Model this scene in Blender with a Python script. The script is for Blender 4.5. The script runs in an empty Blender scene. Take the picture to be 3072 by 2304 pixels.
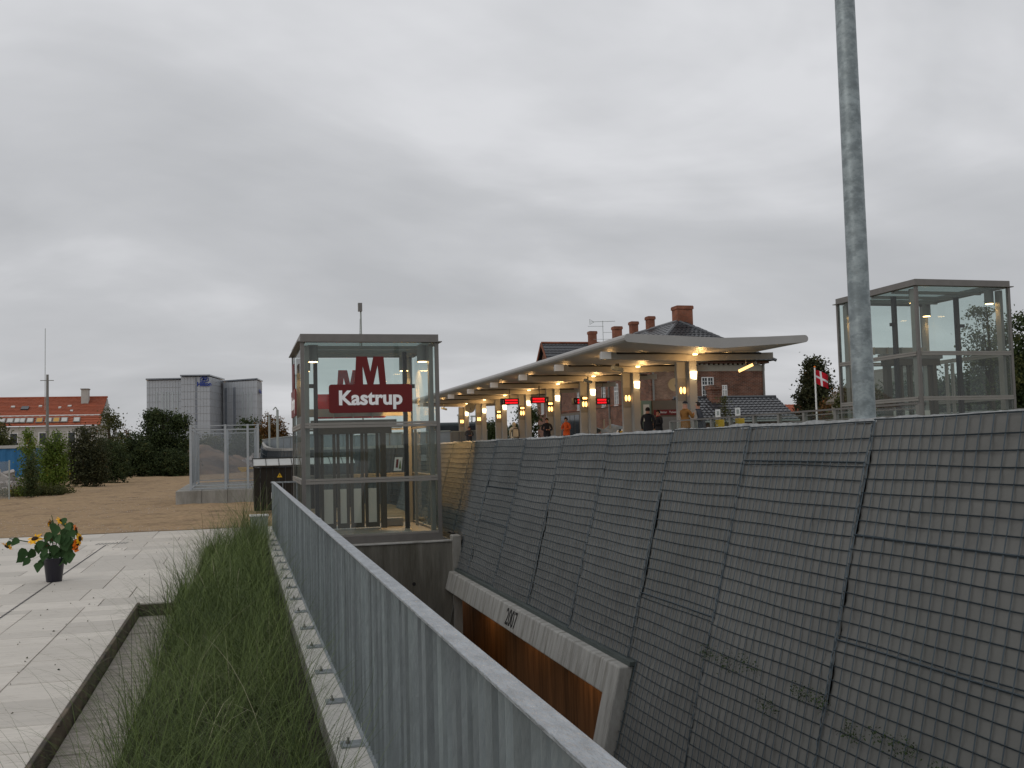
import bpy, bmesh, math, random
import numpy as np
from mathutils import Vector, Matrix
R = math.radians
random.seed(7); rng = np.random.default_rng(7)
SC = bpy.context.scene
COL = SC.collection

# ------------------------------------------------------------------ camera
CH = 1.6
YAW, PITCH, ROLL, FPX = R(15.38), R(3.55), 0.026, 2150 / 2212 * 3072
fw = Vector((math.sin(YAW) * math.cos(PITCH), math.cos(YAW) * math.cos(PITCH), math.sin(PITCH)))
r0 = Vector((math.cos(YAW), -math.sin(YAW), 0)); u0 = r0.cross(fw)
rr = r0 * math.cos(ROLL) - u0 * math.sin(ROLL)
uu = r0 * math.sin(ROLL) + u0 * math.cos(ROLL)
cd = bpy.data.cameras.new('camera'); cam = bpy.data.objects.new('camera', cd); COL.objects.link(cam)
M = Matrix(((rr.x, uu.x, -fw.x, 0), (rr.y, uu.y, -fw.y, 0), (rr.z, uu.z, -fw.z, CH), (0, 0, 0, 1)))
cam.matrix_world = M
cd.sensor_width = 36; cd.lens = 36 * FPX / 3072; cd.clip_start = .05; cd.clip_end = 6000
SC.camera = cam

def ray(px, py):
    return rr * ((px - 1536) / FPX) - uu * ((py - 1152) / FPX) + fw
def at(px, py, Y):
    """photo pixel (3072 wide) -> point of the world at northing Y"""
    d = ray(px, py); t = Y / d.y
    return Vector((d.x * t, d.y * t, CH + d.z * t))

# ------------------------------------------------------------------ world + sun
w = bpy.data.worlds.new('World'); SC.world = w; w.use_nodes = True
nt = w.node_tree; nt.nodes.clear()
def WN(t, **k):
    n = nt.nodes.new(t)
    for a, b in k.items(): setattr(n, a, b)
    return n
WL = nt.links.new
SUN_EL, SUN_AZ = R(32), R(250)
sky = WN('ShaderNodeTexSky', sky_type='NISHITA', sun_disc=False, sun_elevation=SUN_EL, sun_rotation=SUN_AZ, air_density=1, dust_density=2)
bg1 = WN('ShaderNodeBackground'); bg1.inputs[1].default_value = .05
WL(sky.outputs[0], bg1.inputs[0])
tc = WN('ShaderNodeTexCoord'); sx = WN('ShaderNodeSeparateXYZ'); WL(tc.outputs['Generated'], sx.inputs[0])
def MA(op, a=None, b=None, c=None, tree=None):
    n = nt.nodes.new('ShaderNodeMath'); n.operation = op
    for i, v in enumerate((a, b, c)):
        if v is None: continue
        if isinstance(v, (int, float)): n.inputs[i].default_value = v
        else: WL(v, n.inputs[i])
    return n.outputs[0]
zc = MA('MAXIMUM', sx.outputs[2], 0.0)
den = MA('ADD', zc, .34)
cx = WN('ShaderNodeCombineXYZ'); WL(MA('DIVIDE', sx.outputs[0], den), cx.inputs[0]); WL(MA('DIVIDE', sx.outputs[1], den), cx.inputs[1])
mp = WN('ShaderNodeMapping'); mp.inputs['Rotation'].default_value = (0, 0, R(50)); mp.inputs['Scale'].default_value = (.75, 1.25, 1); mp.inputs['Location'].default_value = (1.3, 4.7, 0)
WL(cx.outputs[0], mp.inputs[0])
n1 = WN('ShaderNodeTexNoise'); n1.inputs['Scale'].default_value = 1.35; n1.inputs['Detail'].default_value = 5; n1.inputs['Roughness'].default_value = .5; n1.inputs['Distortion'].default_value = .9
n2 = WN('ShaderNodeTexNoise'); n2.inputs['Scale'].default_value = 5.2; n2.inputs['Detail'].default_value = 4; n2.inputs['Roughness'].default_value = .5
WL(mp.outputs[0], n1.inputs[0]); WL(mp.outputs[0], n2.inputs[0])
cl = MA('ADD', MA('MULTIPLY', n1.outputs[0], .78), MA('MULTIPLY', n2.outputs[0], .22))
cr = WN('ShaderNodeValToRGB'); cr.color_ramp.elements[0].position = .36; cr.color_ramp.elements[0].color = (.44, .448, .465, 1)
cr.color_ramp.elements[1].position = .64; cr.color_ramp.elements[1].color = (.62, .625, .645, 1)
e = cr.color_ramp.elements.new(.5); e.color = (.505, .512, .53, 1)
WL(cl, cr.inputs[0])
# an overcast sky: darker at the horizon, brightest overhead
grad = MA('ADD', 1.06, MA('MULTIPLY', zc, .42))
bg2 = WN('ShaderNodeBackground'); WL(cr.outputs[0], bg2.inputs[0]); WL(grad, bg2.inputs[1])
mx = WN('ShaderNodeMixShader'); mx.inputs[0].default_value = .93
WL(bg1.outputs[0], mx.inputs[1]); WL(bg2.outputs[0], mx.inputs[2])
wo = WN('ShaderNodeOutputWorld'); WL(mx.outputs[0], wo.inputs[0])

sd = bpy.data.lights.new('sun', 'SUN'); sd.energy = .5; sd.angle = R(40); sd.color = (1, .97, .93)
so = bpy.data.objects.new('sun', sd); COL.objects.link(so)
sdir = Vector((math.sin(SUN_AZ) * math.cos(SUN_EL), math.cos(SUN_AZ) * math.cos(SUN_EL), math.sin(SUN_EL)))
so.rotation_euler = sdir.to_track_quat('Z', 'Y').to_euler()
SC.view_settings.view_transform = 'Standard'; SC.view_settings.look = 'None'
SC.view_settings.exposure = 0.0; SC.view_settings.gamma = 1; SC.view_settings.use_curve_mapping = False
SC.cycles.max_bounces = 7; SC.cycles.transparent_max_bounces = 24
SC.cycles.use_denoising = True

# ------------------------------------------------------------------ materials
def mat(name, base, rough=.8, metal=0, var=.12, vscale=3.0, bump=0, bscale=40, spec=.3, island=0, stretch=(1, 1, 1), dark=None, dscale=1.2, dpos=(.45, .7), col2=None):
    m = bpy.data.materials.new(name); m.use_nodes = True
    t = m.node_tree; t.nodes.clear(); L = t.links.new
    def N(ty, **k):
        n = t.nodes.new(ty)
        for a, b in k.items(): setattr(n, a, b)
        return n
    out = N('ShaderNodeOutputMaterial'); p = N('ShaderNodeBsdfPrincipled')
    p.inputs['Roughness'].default_value = rough; p.inputs['Metallic'].default_value = metal
    p.inputs['Specular IOR Level'].default_value = spec
    L(p.outputs[0], out.inputs[0])
    g = N('ShaderNodeNewGeometry'); mp = N('ShaderNodeMapping'); mp.inputs['Scale'].default_value = stretch
    L(g.outputs['Position'], mp.inputs[0])
    nz = N('ShaderNodeTexNoise'); nz.inputs['Scale'].default_value = vscale; nz.inputs['Detail'].default_value = 6; nz.inputs['Roughness'].default_value = .6
    L(mp.outputs[0], nz.inputs[0])
    rm = N('ShaderNodeMapRange'); rm.inputs['From Min'].default_value = .25; rm.inputs['From Max'].default_value = .75
    rm.inputs['To Min'].default_value = 1 - var; rm.inputs['To Max'].default_value = 1 + var
    L(nz.outputs[0], rm.inputs[0]); fac = rm.outputs[0]
    if island:
        r2 = N('ShaderNodeMapRange'); r2.inputs['To Min'].default_value = 1 - island; r2.inputs['To Max'].default_value = 1 + island
        L(g.outputs['Random Per Island'], r2.inputs[0])
        mu = N('ShaderNodeMath', operation='MULTIPLY'); L(fac, mu.inputs[0]); L(r2.outputs[0], mu.inputs[1]); fac = mu.outputs[0]
    src = N('ShaderNodeRGB'); src.outputs[0].default_value = (*base, 1); c = src.outputs[0]
    if col2:
        mc = N('ShaderNodeMix', data_type='RGBA'); mc.inputs[7].default_value = (*col2, 1); L(c, mc.inputs[6])
        n3 = N('ShaderNodeTexNoise'); n3.inputs['Scale'].default_value = vscale * .37; n3.inputs['Detail'].default_value = 4; L(mp.outputs[0], n3.inputs[0])
        r3 = N('ShaderNodeMapRange'); r3.inputs['From Min'].default_value = .4; r3.inputs['From Max'].default_value = .6; L(n3.outputs[0], r3.inputs[0])
        L(r3.outputs[0], mc.inputs[0]); c = mc.outputs[2]
    if dark:
        md = N('ShaderNodeMix', data_type='RGBA'); md.inputs[7].default_value = (*dark, 1); L(c, md.inputs[6])
        n4 = N('ShaderNodeTexNoise'); n4.inputs['Scale'].default_value = dscale; n4.inputs['Detail'].default_value = 8; n4.inputs['Roughness'].default_value = .7; L(mp.outputs[0], n4.inputs[0])
        r4 = N('ShaderNodeMapRange'); r4.inputs['From Min'].default_value = dpos[0]; r4.inputs['From Max'].default_value = dpos[1]; L(n4.outputs[0], r4.inputs[0])
        L(r4.outputs[0], md.inputs[0]); c = md.outputs[2]
    vm = N('ShaderNodeVectorMath', operation='SCALE'); L(c, vm.inputs[0]); L(fac, vm.inputs['Scale'])
    L(vm.outputs[0], p.inputs['Base Color'])
    if bump:
        b = N('ShaderNodeBump'); b.inputs['Strength'].default_value = bump; b.inputs['Distance'].default_value = .02
        n5 = N('ShaderNodeTexNoise'); n5.inputs['Scale'].default_value = bscale; n5.inputs['Detail'].default_value = 4; L(mp.outputs[0], n5.inputs[0])
        L(n5.outputs[0], b.inputs['Height']); L(b.outputs[0], p.inputs['Normal'])
    return m

def leafmat(name, a, b, c=None, trans=.25):
    m = bpy.data.materials.new(name); m.use_nodes = True; t = m.node_tree; t.nodes.clear(); L = t.links.new
    out = t.nodes.new('ShaderNodeOutputMaterial'); p = t.nodes.new('ShaderNodeBsdfPrincipled'); p.inputs['Roughness'].default_value = .7; p.inputs['Specular IOR Level'].default_value = .2
    tr = t.nodes.new('ShaderNodeBsdfTranslucent'); mix = t.nodes.new('ShaderNodeMixShader'); mix.inputs[0].default_value = trans
    g = t.nodes.new('ShaderNodeNewGeometry'); cr = t.nodes.new('ShaderNodeValToRGB')
    cr.color_ramp.elements[0].color = (*a, 1); cr.color_ramp.elements[1].color = (*b, 1)
    if c: e = cr.color_ramp.elements.new(.93); e.color = (*b, 1); cr.color_ramp.elements[2].color = (*c, 1)
    nz = t.nodes.new('ShaderNodeTexNoise'); nz.inputs['Scale'].default_value = .9; nz.inputs['Detail'].default_value = 3
    L(g.outputs['Position'], nz.inputs[0])
    ad = t.nodes.new('ShaderNodeMath'); ad.operation = 'MULTIPLY_ADD'; L(nz.outputs[0], ad.inputs[0]); ad.inputs[1].default_value = 1.1
    mu = t.nodes.new('ShaderNodeMath'); mu.operation = 'MULTIPLY_ADD'; L(g.outputs['Random Per Island'], mu.inputs[0]); mu.inputs[1].default_value = .75; mu.inputs[2].default_value = -.42
    L(mu.outputs[0], ad.inputs[2]); L(ad.outputs[0], cr.inputs[0])
    L(cr.outputs[0], p.inputs['Base Color']); L(cr.outputs[0], tr.inputs[0])
    L(p.outputs[0], mix.inputs[1]); L(tr.outputs[0], mix.inputs[2]); L(mix.outputs[0], out.inputs[0])
    return m

def emit(name, colr, s):
    m = bpy.data.materials.new(name); m.use_nodes = True; t = m.node_tree; t.nodes.clear()
    o = t.nodes.new('ShaderNodeOutputMaterial'); e = t.nodes.new('ShaderNodeEmission'); e.inputs[0].default_value = (*colr, 1); e.inputs[1].default_value = s
    t.links.new(e.outputs[0], o.inputs[0]); return m

def glass(name, tint, refl=.10, haze=0.0, hz=(.5, .5, .5)):
    m = bpy.data.materials.new(name); m.use_nodes = True; t = m.node_tree; t.nodes.clear(); L = t.links.new
    o = t.nodes.new('ShaderNodeOutputMaterial'); tr = t.nodes.new('ShaderNodeBsdfTransparent'); tr.inputs[0].default_value = (*tint, 1)
    gl = t.nodes.new('ShaderNodeBsdfGlossy'); gl.inputs['Roughness'].default_value = .01
    lw = t.nodes.new('ShaderNodeLayerWeight'); lw.inputs[0].default_value = .5
    mr = t.nodes.new('ShaderNodeMapRange'); mr.inputs['To Min'].default_value = refl; mr.inputs['To Max'].default_value = .55; pw_ = t.nodes.new('ShaderNodeMath'); pw_.operation = 'POWER'; pw_.inputs[1].default_value = 4.5; L(lw.outputs['Facing'], pw_.inputs[0]); L(pw_.outputs[0], mr.inputs[0])
    mx = t.nodes.new('ShaderNodeMixShader'); L(mr.outputs[0], mx.inputs[0]); L(tr.outputs[0], mx.inputs[1]); L(gl.outputs[0], mx.inputs[2])
    last = mx
    if haze:
        df = t.nodes.new('ShaderNodeBsdfDiffuse'); df.inputs[0].default_value = (*hz, 1)
        m2 = t.nodes.new('ShaderNodeMixShader'); m2.inputs[0].default_value = haze; L(mx.outputs[0], m2.inputs[1]); L(df.outputs[0], m2.inputs[2]); last = m2
    L(last.outputs[0], o.inputs[0]); return m

def slabmat():
    """pale travertine: a tone of its own per slab, streaky veins, small pits"""
    m = mat('pale_stone', (.57, .53, .47), .75, var=.09, vscale=1.6, stretch=(1.4, 9, 4), bump=.3, bscale=30, island=.0, dark=(.26, .21, .17), dscale=4.5, dpos=(.57, .74))
    t = m.node_tree; oi = t.nodes.new('ShaderNodeObjectInfo'); vm = [n for n in t.nodes if n.type == 'VECT_MATH'][0]
    mr = t.nodes.new('ShaderNodeMapRange'); mr.inputs['To Min'].default_value = .86; mr.inputs['To Max'].default_value = 1.1
    t.links.new(oi.outputs['Random'], mr.inputs[0])
    old = vm.inputs['Scale'].links[0].from_socket
    mu = t.nodes.new('ShaderNodeMath'); mu.operation = 'MULTIPLY'; t.links.new(old, mu.inputs[0]); t.links.new(mr.outputs[0], mu.inputs[1]); t.links.new(mu.outputs[0], vm.inputs['Scale'])
    return m

def brickmat(name, a, b, mortar, scale=1.0):
    m = bpy.data.materials.new(name); m.use_nodes = True; t = m.node_tree; t.nodes.clear(); L = t.links.new
    o = t.nodes.new('ShaderNodeOutputMaterial'); p = t.nodes.new('ShaderNodeBsdfPrincipled'); p.inputs['Roughness'].default_value = .9; p.inputs['Specular IOR Level'].default_value = .15
    g = t.nodes.new('ShaderNodeNewGeometry'); s = t.nodes.new('ShaderNodeSeparateXYZ'); L(g.outputs['Position'], s.inputs[0])
    ad = t.nodes.new('ShaderNodeMath'); ad.operation = 'ADD'; L(s.outputs[0], ad.inputs[0]); L(s.outputs[1], ad.inputs[1])
    c = t.nodes.new('ShaderNodeCombineXYZ'); L(ad.outputs[0], c.inputs[0]); L(s.outputs[2], c.inputs[1])
    b_ = t.nodes.new('ShaderNodeTexBrick'); b_.inputs['Scale'].default_value = 1.0; b_.inputs['Brick Width'].default_value = .24 * scale; b_.inputs['Row Height'].default_value = .075 * scale
    b_.inputs['Mortar Size'].default_value = .008 * scale; b_.inputs['Color1'].default_value = (*a, 1); b_.inputs['Color2'].default_value = (*b, 1); b_.inputs['Mortar'].default_value = (*mortar, 1)
    L(c.outputs[0], b_.inputs[0])
    nz = t.nodes.new('ShaderNodeTexNoise'); nz.inputs['Scale'].default_value = 1.1; nz.inputs['Detail'].default_value = 8; L(g.outputs['Position'], nz.inputs[0])
    mr = t.nodes.new('ShaderNodeMapRange'); mr.inputs['From Min'].default_value = .3; mr.inputs['From Max'].default_value = .7; mr.inputs['To Min'].default_value = .7; mr.inputs['To Max'].default_value = 1.25; L(nz.outputs[0], mr.inputs[0])
    vm = t.nodes.new('ShaderNodeVectorMath'); vm.operation = 'SCALE'; L(b_.outputs[0], vm.inputs[0]); L(mr.outputs[0], vm.inputs['Scale']); L(vm.outputs[0], p.inputs['Base Color'])
    L(p.outputs[0], o.inputs[0]); return m

def meshmat(name, base, open_):
    """fine perforated sheet: the holes are far below a pixel"""
    m = mat(name, base, .5, .6, var=.1)
    t = m.node_tree; o = [n for n in t.nodes if n.type == 'OUTPUT_MATERIAL'][0]; p = [n for n in t.nodes if n.type == 'BSDF_PRINCIPLED'][0]
    tr = t.nodes.new('ShaderNodeBsdfTransparent'); mx = t.nodes.new('ShaderNodeMixShader')
    lw = t.nodes.new('ShaderNodeLayerWeight'); lw.inputs[0].default_value = .5
    mr = t.nodes.new('ShaderNodeMapRange'); mr.inputs['From Min'].default_value = 0; mr.inputs['From Max'].default_value = .8; mr.inputs['To Min'].default_value = 1 - open_; mr.inputs['To Max'].default_value = 1
    t.links.new(lw.outputs['Facing'], mr.inputs[0]); t.links.new(mr.outputs[0], mx.inputs[0])
    t.links.new(tr.outputs[0], mx.inputs[1]); t.links.new(p.outputs[0], mx.inputs[2]); t.links.new(mx.outputs[0], o.inputs[0]); return m

MT = dict(
    slab=slabmat(),
    gravel=mat('brown_gravel', (.32, .22, .118), .95, var=.32, vscale=9, bump=.9, bscale=26, dark=(.13, .085, .05), dscale=1.1, dpos=(.5, .75), col2=(.32, .215, .12)),
    soil=mat('dark_soil', (.03, .024, .018), 1, var=.4, vscale=12, bump=.8),
    verge=mat('rough_verge', (.07, .075, .04), 1, var=.4, vscale=3, bump=.7, col2=(.12, .1, .06)),
    platform=mat('platform_paving', (.3, .3, .29), .8, var=.1),
    fabric=mat('geotextile', (.158, .158, .150), .95, var=.2, vscale=1.6, bump=.5, bscale=7, spec=.1, dark=(.105, .108, .100), dscale=.8, dpos=(.5, .8)),
    fabric_edge=mat('weathered_cloth', (.30, .31, .31), .95, var=.35, vscale=14, bump=.6),
    wire=mat('galvanised_wire', (.07, .09, .105), .5, .4, var=.25, vscale=9),
    moss=mat('moss', (.03, .05, .015), 1, var=.5, vscale=20),
    galv=mat('galvanised_steel', (.33, .36, .375), .5, .35, var=.18, vscale=5, stretch=(1, 1, .35), island=.12, spec=.4, dark=(.24, .26, .275), dscale=3, dpos=(.4, .75)),
    galv_cap=mat('galvanised_rail', (.33, .355, .375), .4, .4, var=.3, vscale=26, spec=.5, bump=.6, bscale=70, stretch=(1, .35, 1), dark=(.28, .30, .32), dscale=8, dpos=(.5, .7)),
    mast=mat('spangled_zinc', (.30, .345, .355), .45, .4, var=.25, vscale=14, stretch=(1, 1, 1.5), dark=(.205, .24, .25), dscale=6, dpos=(.45, .56), spec=.5),
    conc=mat('concrete', (.33, .32, .295), .9, var=.16, vscale=3, stretch=(1.5, 1.5, .35), bump=.3, bscale=20, dark=(.16, .15, .125), dscale=1.3, dpos=(.42, .72)),
    conc_dark=mat('dark_concrete', (.17, .162, .14), .9, var=.3, vscale=2.6, stretch=(2.2, 2.2, .25), bump=.3, bscale=16, dark=(.075, .07, .055), dscale=1.7, dpos=(.4, .7)),  # darker concrete with vertical streaks
    conc_light=mat('pale_concrete', (.345, .34, .32), .85, var=.22, vscale=3, stretch=(1, 3.5, .35), bump=.4, bscale=22, dark=(.16, .15, .13), dscale=2.6, dpos=(.46, .72)),
    kerb=mat('kerb_stone', (.60, .58, .54), .8, var=.12, vscale=4, bump=.3),
    corten=mat('edging_steel', (.06, .05, .038), .75, .3, var=.35, vscale=8, col2=(.13, .1, .07)),
    rust=mat('rusty_lining', (.15, .08, .04), .85, var=.38, vscale=3.5, stretch=(1, 4, .3), dark=(.05, .028, .015), dscale=1.0, dpos=(.42, .66)),
    hotel_j=mat('hotel_joint', (.31, .325, .34), .6, var=.05),
    door_bronze=mat('door_bronze', (.10, .088, .072), .45, .5, var=.1),
    frame=mat('bronze_grey_steel', (.19, .178, .165), .42, .55, var=.1, vscale=6, spec=.5),
    frame_l=mat('light_bronze_steel', (.27, .255, .23), .45, .4, var=.08, spec=.5),
    frame_d=mat('dark_lift_steel', (.045, .043, .042), .5, .5, var=.1),
    glass=glass('clear_glass', (.80, .87, .85), .05, .02, (.5, .55, .55)),
    roofglass=glass('roof_glass', (.55, .66, .64), .12, .25, (.35, .42, .4)),
    frost=mat('frosted_panel', (.55, .55, .52), .6, var=.04),
    darkglass=mat('window_glass', (.02, .025, .03), .12, var=.05, spec=.6),
    maroon=mat('maroon_enamel', (.135, .012, .012), .45, var=.05, vscale=2),
    white=mat('white_paint', (.75, .75, .74), .6, var=.04),
    sign_white=mat('sign_white', (.92, .92, .92), .5, var=.01),
    redlit=mat('lamplit_red_enamel', (.55, .012, .012), .4, var=.05),  # lamplight on the rear sign painted in as a brighter red
    canopy=mat('canopy_metal', (.37, .36, .345), .5, .15, var=.06, vscale=1.2, spec=.4),
    beam=mat('canopy_beam', (.31, .295, .265), .55, .1, var=.05),
    colm=mat('column_concrete', (.29, .29, .28), .75, var=.06, vscale=2),
    coldark=mat('grey_panel', (.21, .205, .19), .55, .2, var=.06),
    black=mat('black_plastic', (.012, .012, .013), .5, var=.1),
    brick=brickmat('red_brick', (.21, .085, .052), (.115, .055, .04), (.24, .19, .155), 1.5),
    brick_o=brickmat('orange_brick', (.30, .095, .05), (.22, .08, .045), (.2, .15, .12)),
    brick_pale=brickmat('weathered_brick', (.26, .15, .10), (.17, .085, .06), (.33, .28, .22)),
    tile=mat('glazed_dark_tile', (.045, .047, .052), .28, var=.3, vscale=6, spec=.6, island=.35),
    tile_r=mat('orange_tile', (.31, .085, .042), .8, var=.14, vscale=1.2, island=.12),
    plaster=mat('pale_plaster', (.45, .44, .41), .9, var=.12, vscale=1),
    band=mat('stone_band', (.36, .33, .27), .8, var=.1),
    hotel=mat('hotel_cladding', (.385, .415, .45), .45, .1, var=.05, vscale=.12, spec=.4),
    hotel_s=mat('hotel_cladding_side', (.335, .35, .365), .45, .1, var=.05, vscale=.12, spec=.4),
    hotel_g=mat('hotel_glazing', (.17, .19, .22), .2, var=.2, vscale=.4, spec=.6),
    blue=mat('blue_paint', (.03, .15, .33), .6, var=.15, vscale=2),
    logo=mat('deep_blue', (.02, .045, .25), .5, var=.03),
    navy=mat('black_navy_cloth', (.012, .013, .018), .9, var=.2),
    bucket=mat('dark_bucket', (.012, .011, .02), .35, var=.1, spec=.5),
    bark=mat('bark', (.06, .045, .03), .95, var=.3, vscale=8, bump=.5),
    yellow=mat('yellow_paint', (.62, .38, .02), .6, var=.1),
    petal=mat('yellow_petal', (.75, .38, .008), .7, var=.15, vscale=30, island=.25),
    orange=mat('orange_petal', (.75, .17, .01), .7, var=.2, vscale=30, island=.3),
    seed=mat('flower_centre', (.035, .018, .01), 1, var=.3),
    redflower=mat('dark_red_bloom', (.13, .012, .015), .9, var=.3, island=.4),
    bleaf=leafmat('sunflower_leaf', (.018, .05, .018), (.055, .11, .035), trans=.15),
    shed=mat('black_brown_boards', (.018, .015, .011), .75, var=.3, vscale=6, stretch=(1, 1, .2), island=.3),
    shedlid=mat('pale_lid', (.42, .42, .40), .6, var=.1),
    cab=mat('grey_green_cabinet', (.33, .36, .34), .6, var=.1),
    cage=mat('galvanised_cage', (.40, .43, .45), .5, .4, var=.1, vscale=4),
    cagemesh=meshmat('fine_mesh', (.36, .39, .41), .72),
    netmesh=meshmat('site_netting', (.30, .31, .29), .55),
    mesh_dark=mat('dark_mesh_wall', (.085, .088, .092), .9, var=.2, vscale=2, stretch=(1, 1, .3)),
    ballast=mat('track_ballast', (.2, .19, .18), 1, var=.3, vscale=5, bump=.8),
    rail=mat('rusty_rail', (.085, .055, .04), .6, .3, var=.2),
    barrier=mat('grey_blue_barrier', (.20, .225, .24), .7, var=.15, vscale=2),
    bus=mat('dark_bus_paint', (.035, .045, .05), .35, var=.1, spec=.5),
    sand=mat('sand_heap', (.20, .13, .085), 1, var=.2, vscale=2, bump=.6, dark=(.07, .05, .038), dscale=.25, dpos=(.45, .6)),
    rubble=mat('rubble', (.42, .38, .36), .95, var=.25, vscale=3, island=.35),
    skin=mat('skin', (.36, .18, .12), .6, var=.05),
    hair=mat('dark_hair', (.015, .01, .008), .8, var=.2),
    jeans=mat('dark_trousers', (.02, .024, .035), .9, var=.15),
    flagred=mat('flag_red', (.48, .008, .02), .85, var=.08),
    flagwhite=mat('flag_white', (.72, .72, .74), .85, var=.05),
    led=emit('red_led', (1, .012, .02), 1.5),
    amber=emit('amber_lamp', (1, .50, .14), 5.0),
    lampw=emit('warm_lamp', (1, .74, .40), 6.0),
    spot=emit('spot_lamp', (1, .62, .24), 14.0),
    tube=emit('tube_lamp', (1, .58, .2), 2.4),
    warmwin=emit('lit_window', (1, .6, .2), .38),
    clock=mat('clock_face', (.55, .5, .36), .6, var=.03),
    flash=mat('grey_green_flashing', (.085, .10, .095), .5, .3, var=.15),
    green=mat('green_frame', (.16, .22, .18), .5, .2, var=.1),
    brownp=mat('brown_panel', (.13, .105, .08), .6, var=.1),
    tarp=mat('grey_tarp', (.2, .225, .235), .6, var=.2, vscale=3),
    leafA=leafmat('leaf_dark', (.016, .028, .012), (.075, .10, .035), (.15, .14, .05)),
    leafB=leafmat('leaf_bright', (.05, .085, .012), (.17, .235, .04), (.28, .2, .03)),
    leafC=leafmat('leaf_brown', (.020, .026, .014), (.082, .085, .036), (.14, .07, .03)),
    leafD=leafmat('leaf_rust', (.05, .035, .012), (.20, .10, .03), (.24, .05, .02)),
    leafE=leafmat('leaf_olive', (.03, .04, .014), (.12, .125, .04), (.2, .13, .03)),
    grass=leafmat('grass_blade', (.018, .034, .010), (.15, .20, .06), (.36, .34, .22), trans=.15),
)

# ------------------------------------------------------------------ mesh helpers
ORG = {}
class MB:
    def __init__(s): s.v = []; s.f = []; s.mi = []
    def add(s, vs, fs, mi=0):
        o = len(s.v); s.v += [tuple(v) for v in vs]
        for f in fs: s.f.append(tuple(i + o for i in f)); s.mi.append(mi)
        return s
    def box(s, x0, x1, y0, y1, z0, z1, mi=0):
        return s.add([(x0, y0, z0), (x1, y0, z0), (x1, y1, z0), (x0, y1, z0), (x0, y0, z1), (x1, y0, z1), (x1, y1, z1), (x0, y1, z1)],
                     [(0, 3, 2, 1), (4, 5, 6, 7), (0, 1, 5, 4), (1, 2, 6, 5), (2, 3, 7, 6), (3, 0, 4, 7)], mi)
    def cbox(s, x0, x1, y0, y1, z0, z1, b=.01, mi=0):
        """box with chamfered top edges"""
        vs = [(x0, y0, z0), (x1, y0, z0), (x1, y1, z0), (x0, y1, z0), (x0, y0, z1 - b), (x1, y0, z1 - b), (x1, y1, z1 - b), (x0, y1, z1 - b),
              (x0 + b, y0 + b, z1), (x1 - b, y0 + b, z1), (x1 - b, y1 - b, z1), (x0 + b, y1 - b, z1)]
        return s.add(vs, [(0, 3, 2, 1), (0, 1, 5, 4), (1, 2, 6, 5), (2, 3, 7, 6), (3, 0, 4, 7), (4, 5, 9, 8), (5, 6, 10, 9), (6, 7, 11, 10), (7, 4, 8, 11), (8, 9, 10, 11)], mi)
    def prism(s, poly, vec, mi=0):
        n = len(poly); a = [Vector(p) for p in poly]; b = [p + Vector(vec) for p in a]
        return s.add(a + b, [tuple(range(n))[::-1], tuple(range(n, 2 * n))] + [(i, (i + 1) % n, n + (i + 1) % n, n + i) for i in range(n)], mi)
    def bar(s, p, q, wx, wy=None, mi=0, up=(0, 0, 1)):
        p, q = Vector(p), Vector(q); wy = wy or wx; d = (q - p).normalized(); u = Vector(up)
        if abs(d.dot(u)) > .95: u = Vector((0, 1, 0))
        a = d.cross(u).normalized() * wx / 2; b = a.cross(d).normalized() * wy / 2
        return s.add([p - a - b, p + a - b, p + a + b, p - a + b, q - a - b, q + a - b, q + a + b, q - a + b],
                     [(0, 1, 2, 3), (7, 6, 5, 4), (0, 4, 5, 1), (1, 5, 6, 2), (2, 6, 7, 3), (3, 7, 4, 0)], mi)
    def tube(s, pts, r, n=8, mi=0):
        pts = [Vector(p) for p in pts]; rs = r if isinstance(r, (list, tuple)) else [r] * len(pts); vs = []
        for i, p in enumerate(pts):
            d = (pts[min(i + 1, len(pts) - 1)] - pts[max(i - 1, 0)]).normalized()
            u = Vector((0, 0, 1)) if abs(d.z) < .9 else Vector((1, 0, 0))
            a = d.cross(u).normalized(); b = a.cross(d).normalized()
            for k in range(n):
                t = 2 * math.pi * k / n; vs.append(p + (a * math.cos(t) + b * math.sin(t)) * rs[i])
        fs = [(i * n + k, i * n + (k + 1) % n, (i + 1) * n + (k + 1) % n, (i + 1) * n + k) for i in range(len(pts) - 1) for k in range(n)]
        fs += [tuple(range(n))[::-1], tuple(range((len(pts) - 1) * n, len(pts) * n))]
        return s.add(vs, fs, mi)
    def disc(s, c, nrm, r, n=24, th=.02, mi=0):
        c = Vector(c); nn = Vector(nrm).normalized(); return s.tube([c, c + nn * th], r, n, mi)
    def build(s, name, m, parent=None, smooth=False, kind=None, label=None):
        o0 = ORG.get(parent.name, Vector()) if parent else Vector()
        me = bpy.data.meshes.new(name)
        me.from_pydata([(v[0] - o0.x, v[1] - o0.y, v[2] - o0.z) for v in s.v], [], s.f)
        for mm in (m if isinstance(m, (list, tuple)) else [m]): me.materials.append(mm if not isinstance(mm, str) else MT[mm])
        if any(s.mi): me.polygons.foreach_set('material_index', s.mi)
        bm = bmesh.new(); bm.from_mesh(me); bmesh.ops.recalc_face_normals(bm, faces=bm.faces); bm.to_mesh(me); bm.free()
        if smooth:
            me.polygons.foreach_set('use_smooth', [True] * len(me.polygons))
            if smooth is not True: me.set_sharp_from_angle(angle=R(smooth))
        return link(name, me, parent, kind, label)

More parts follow.
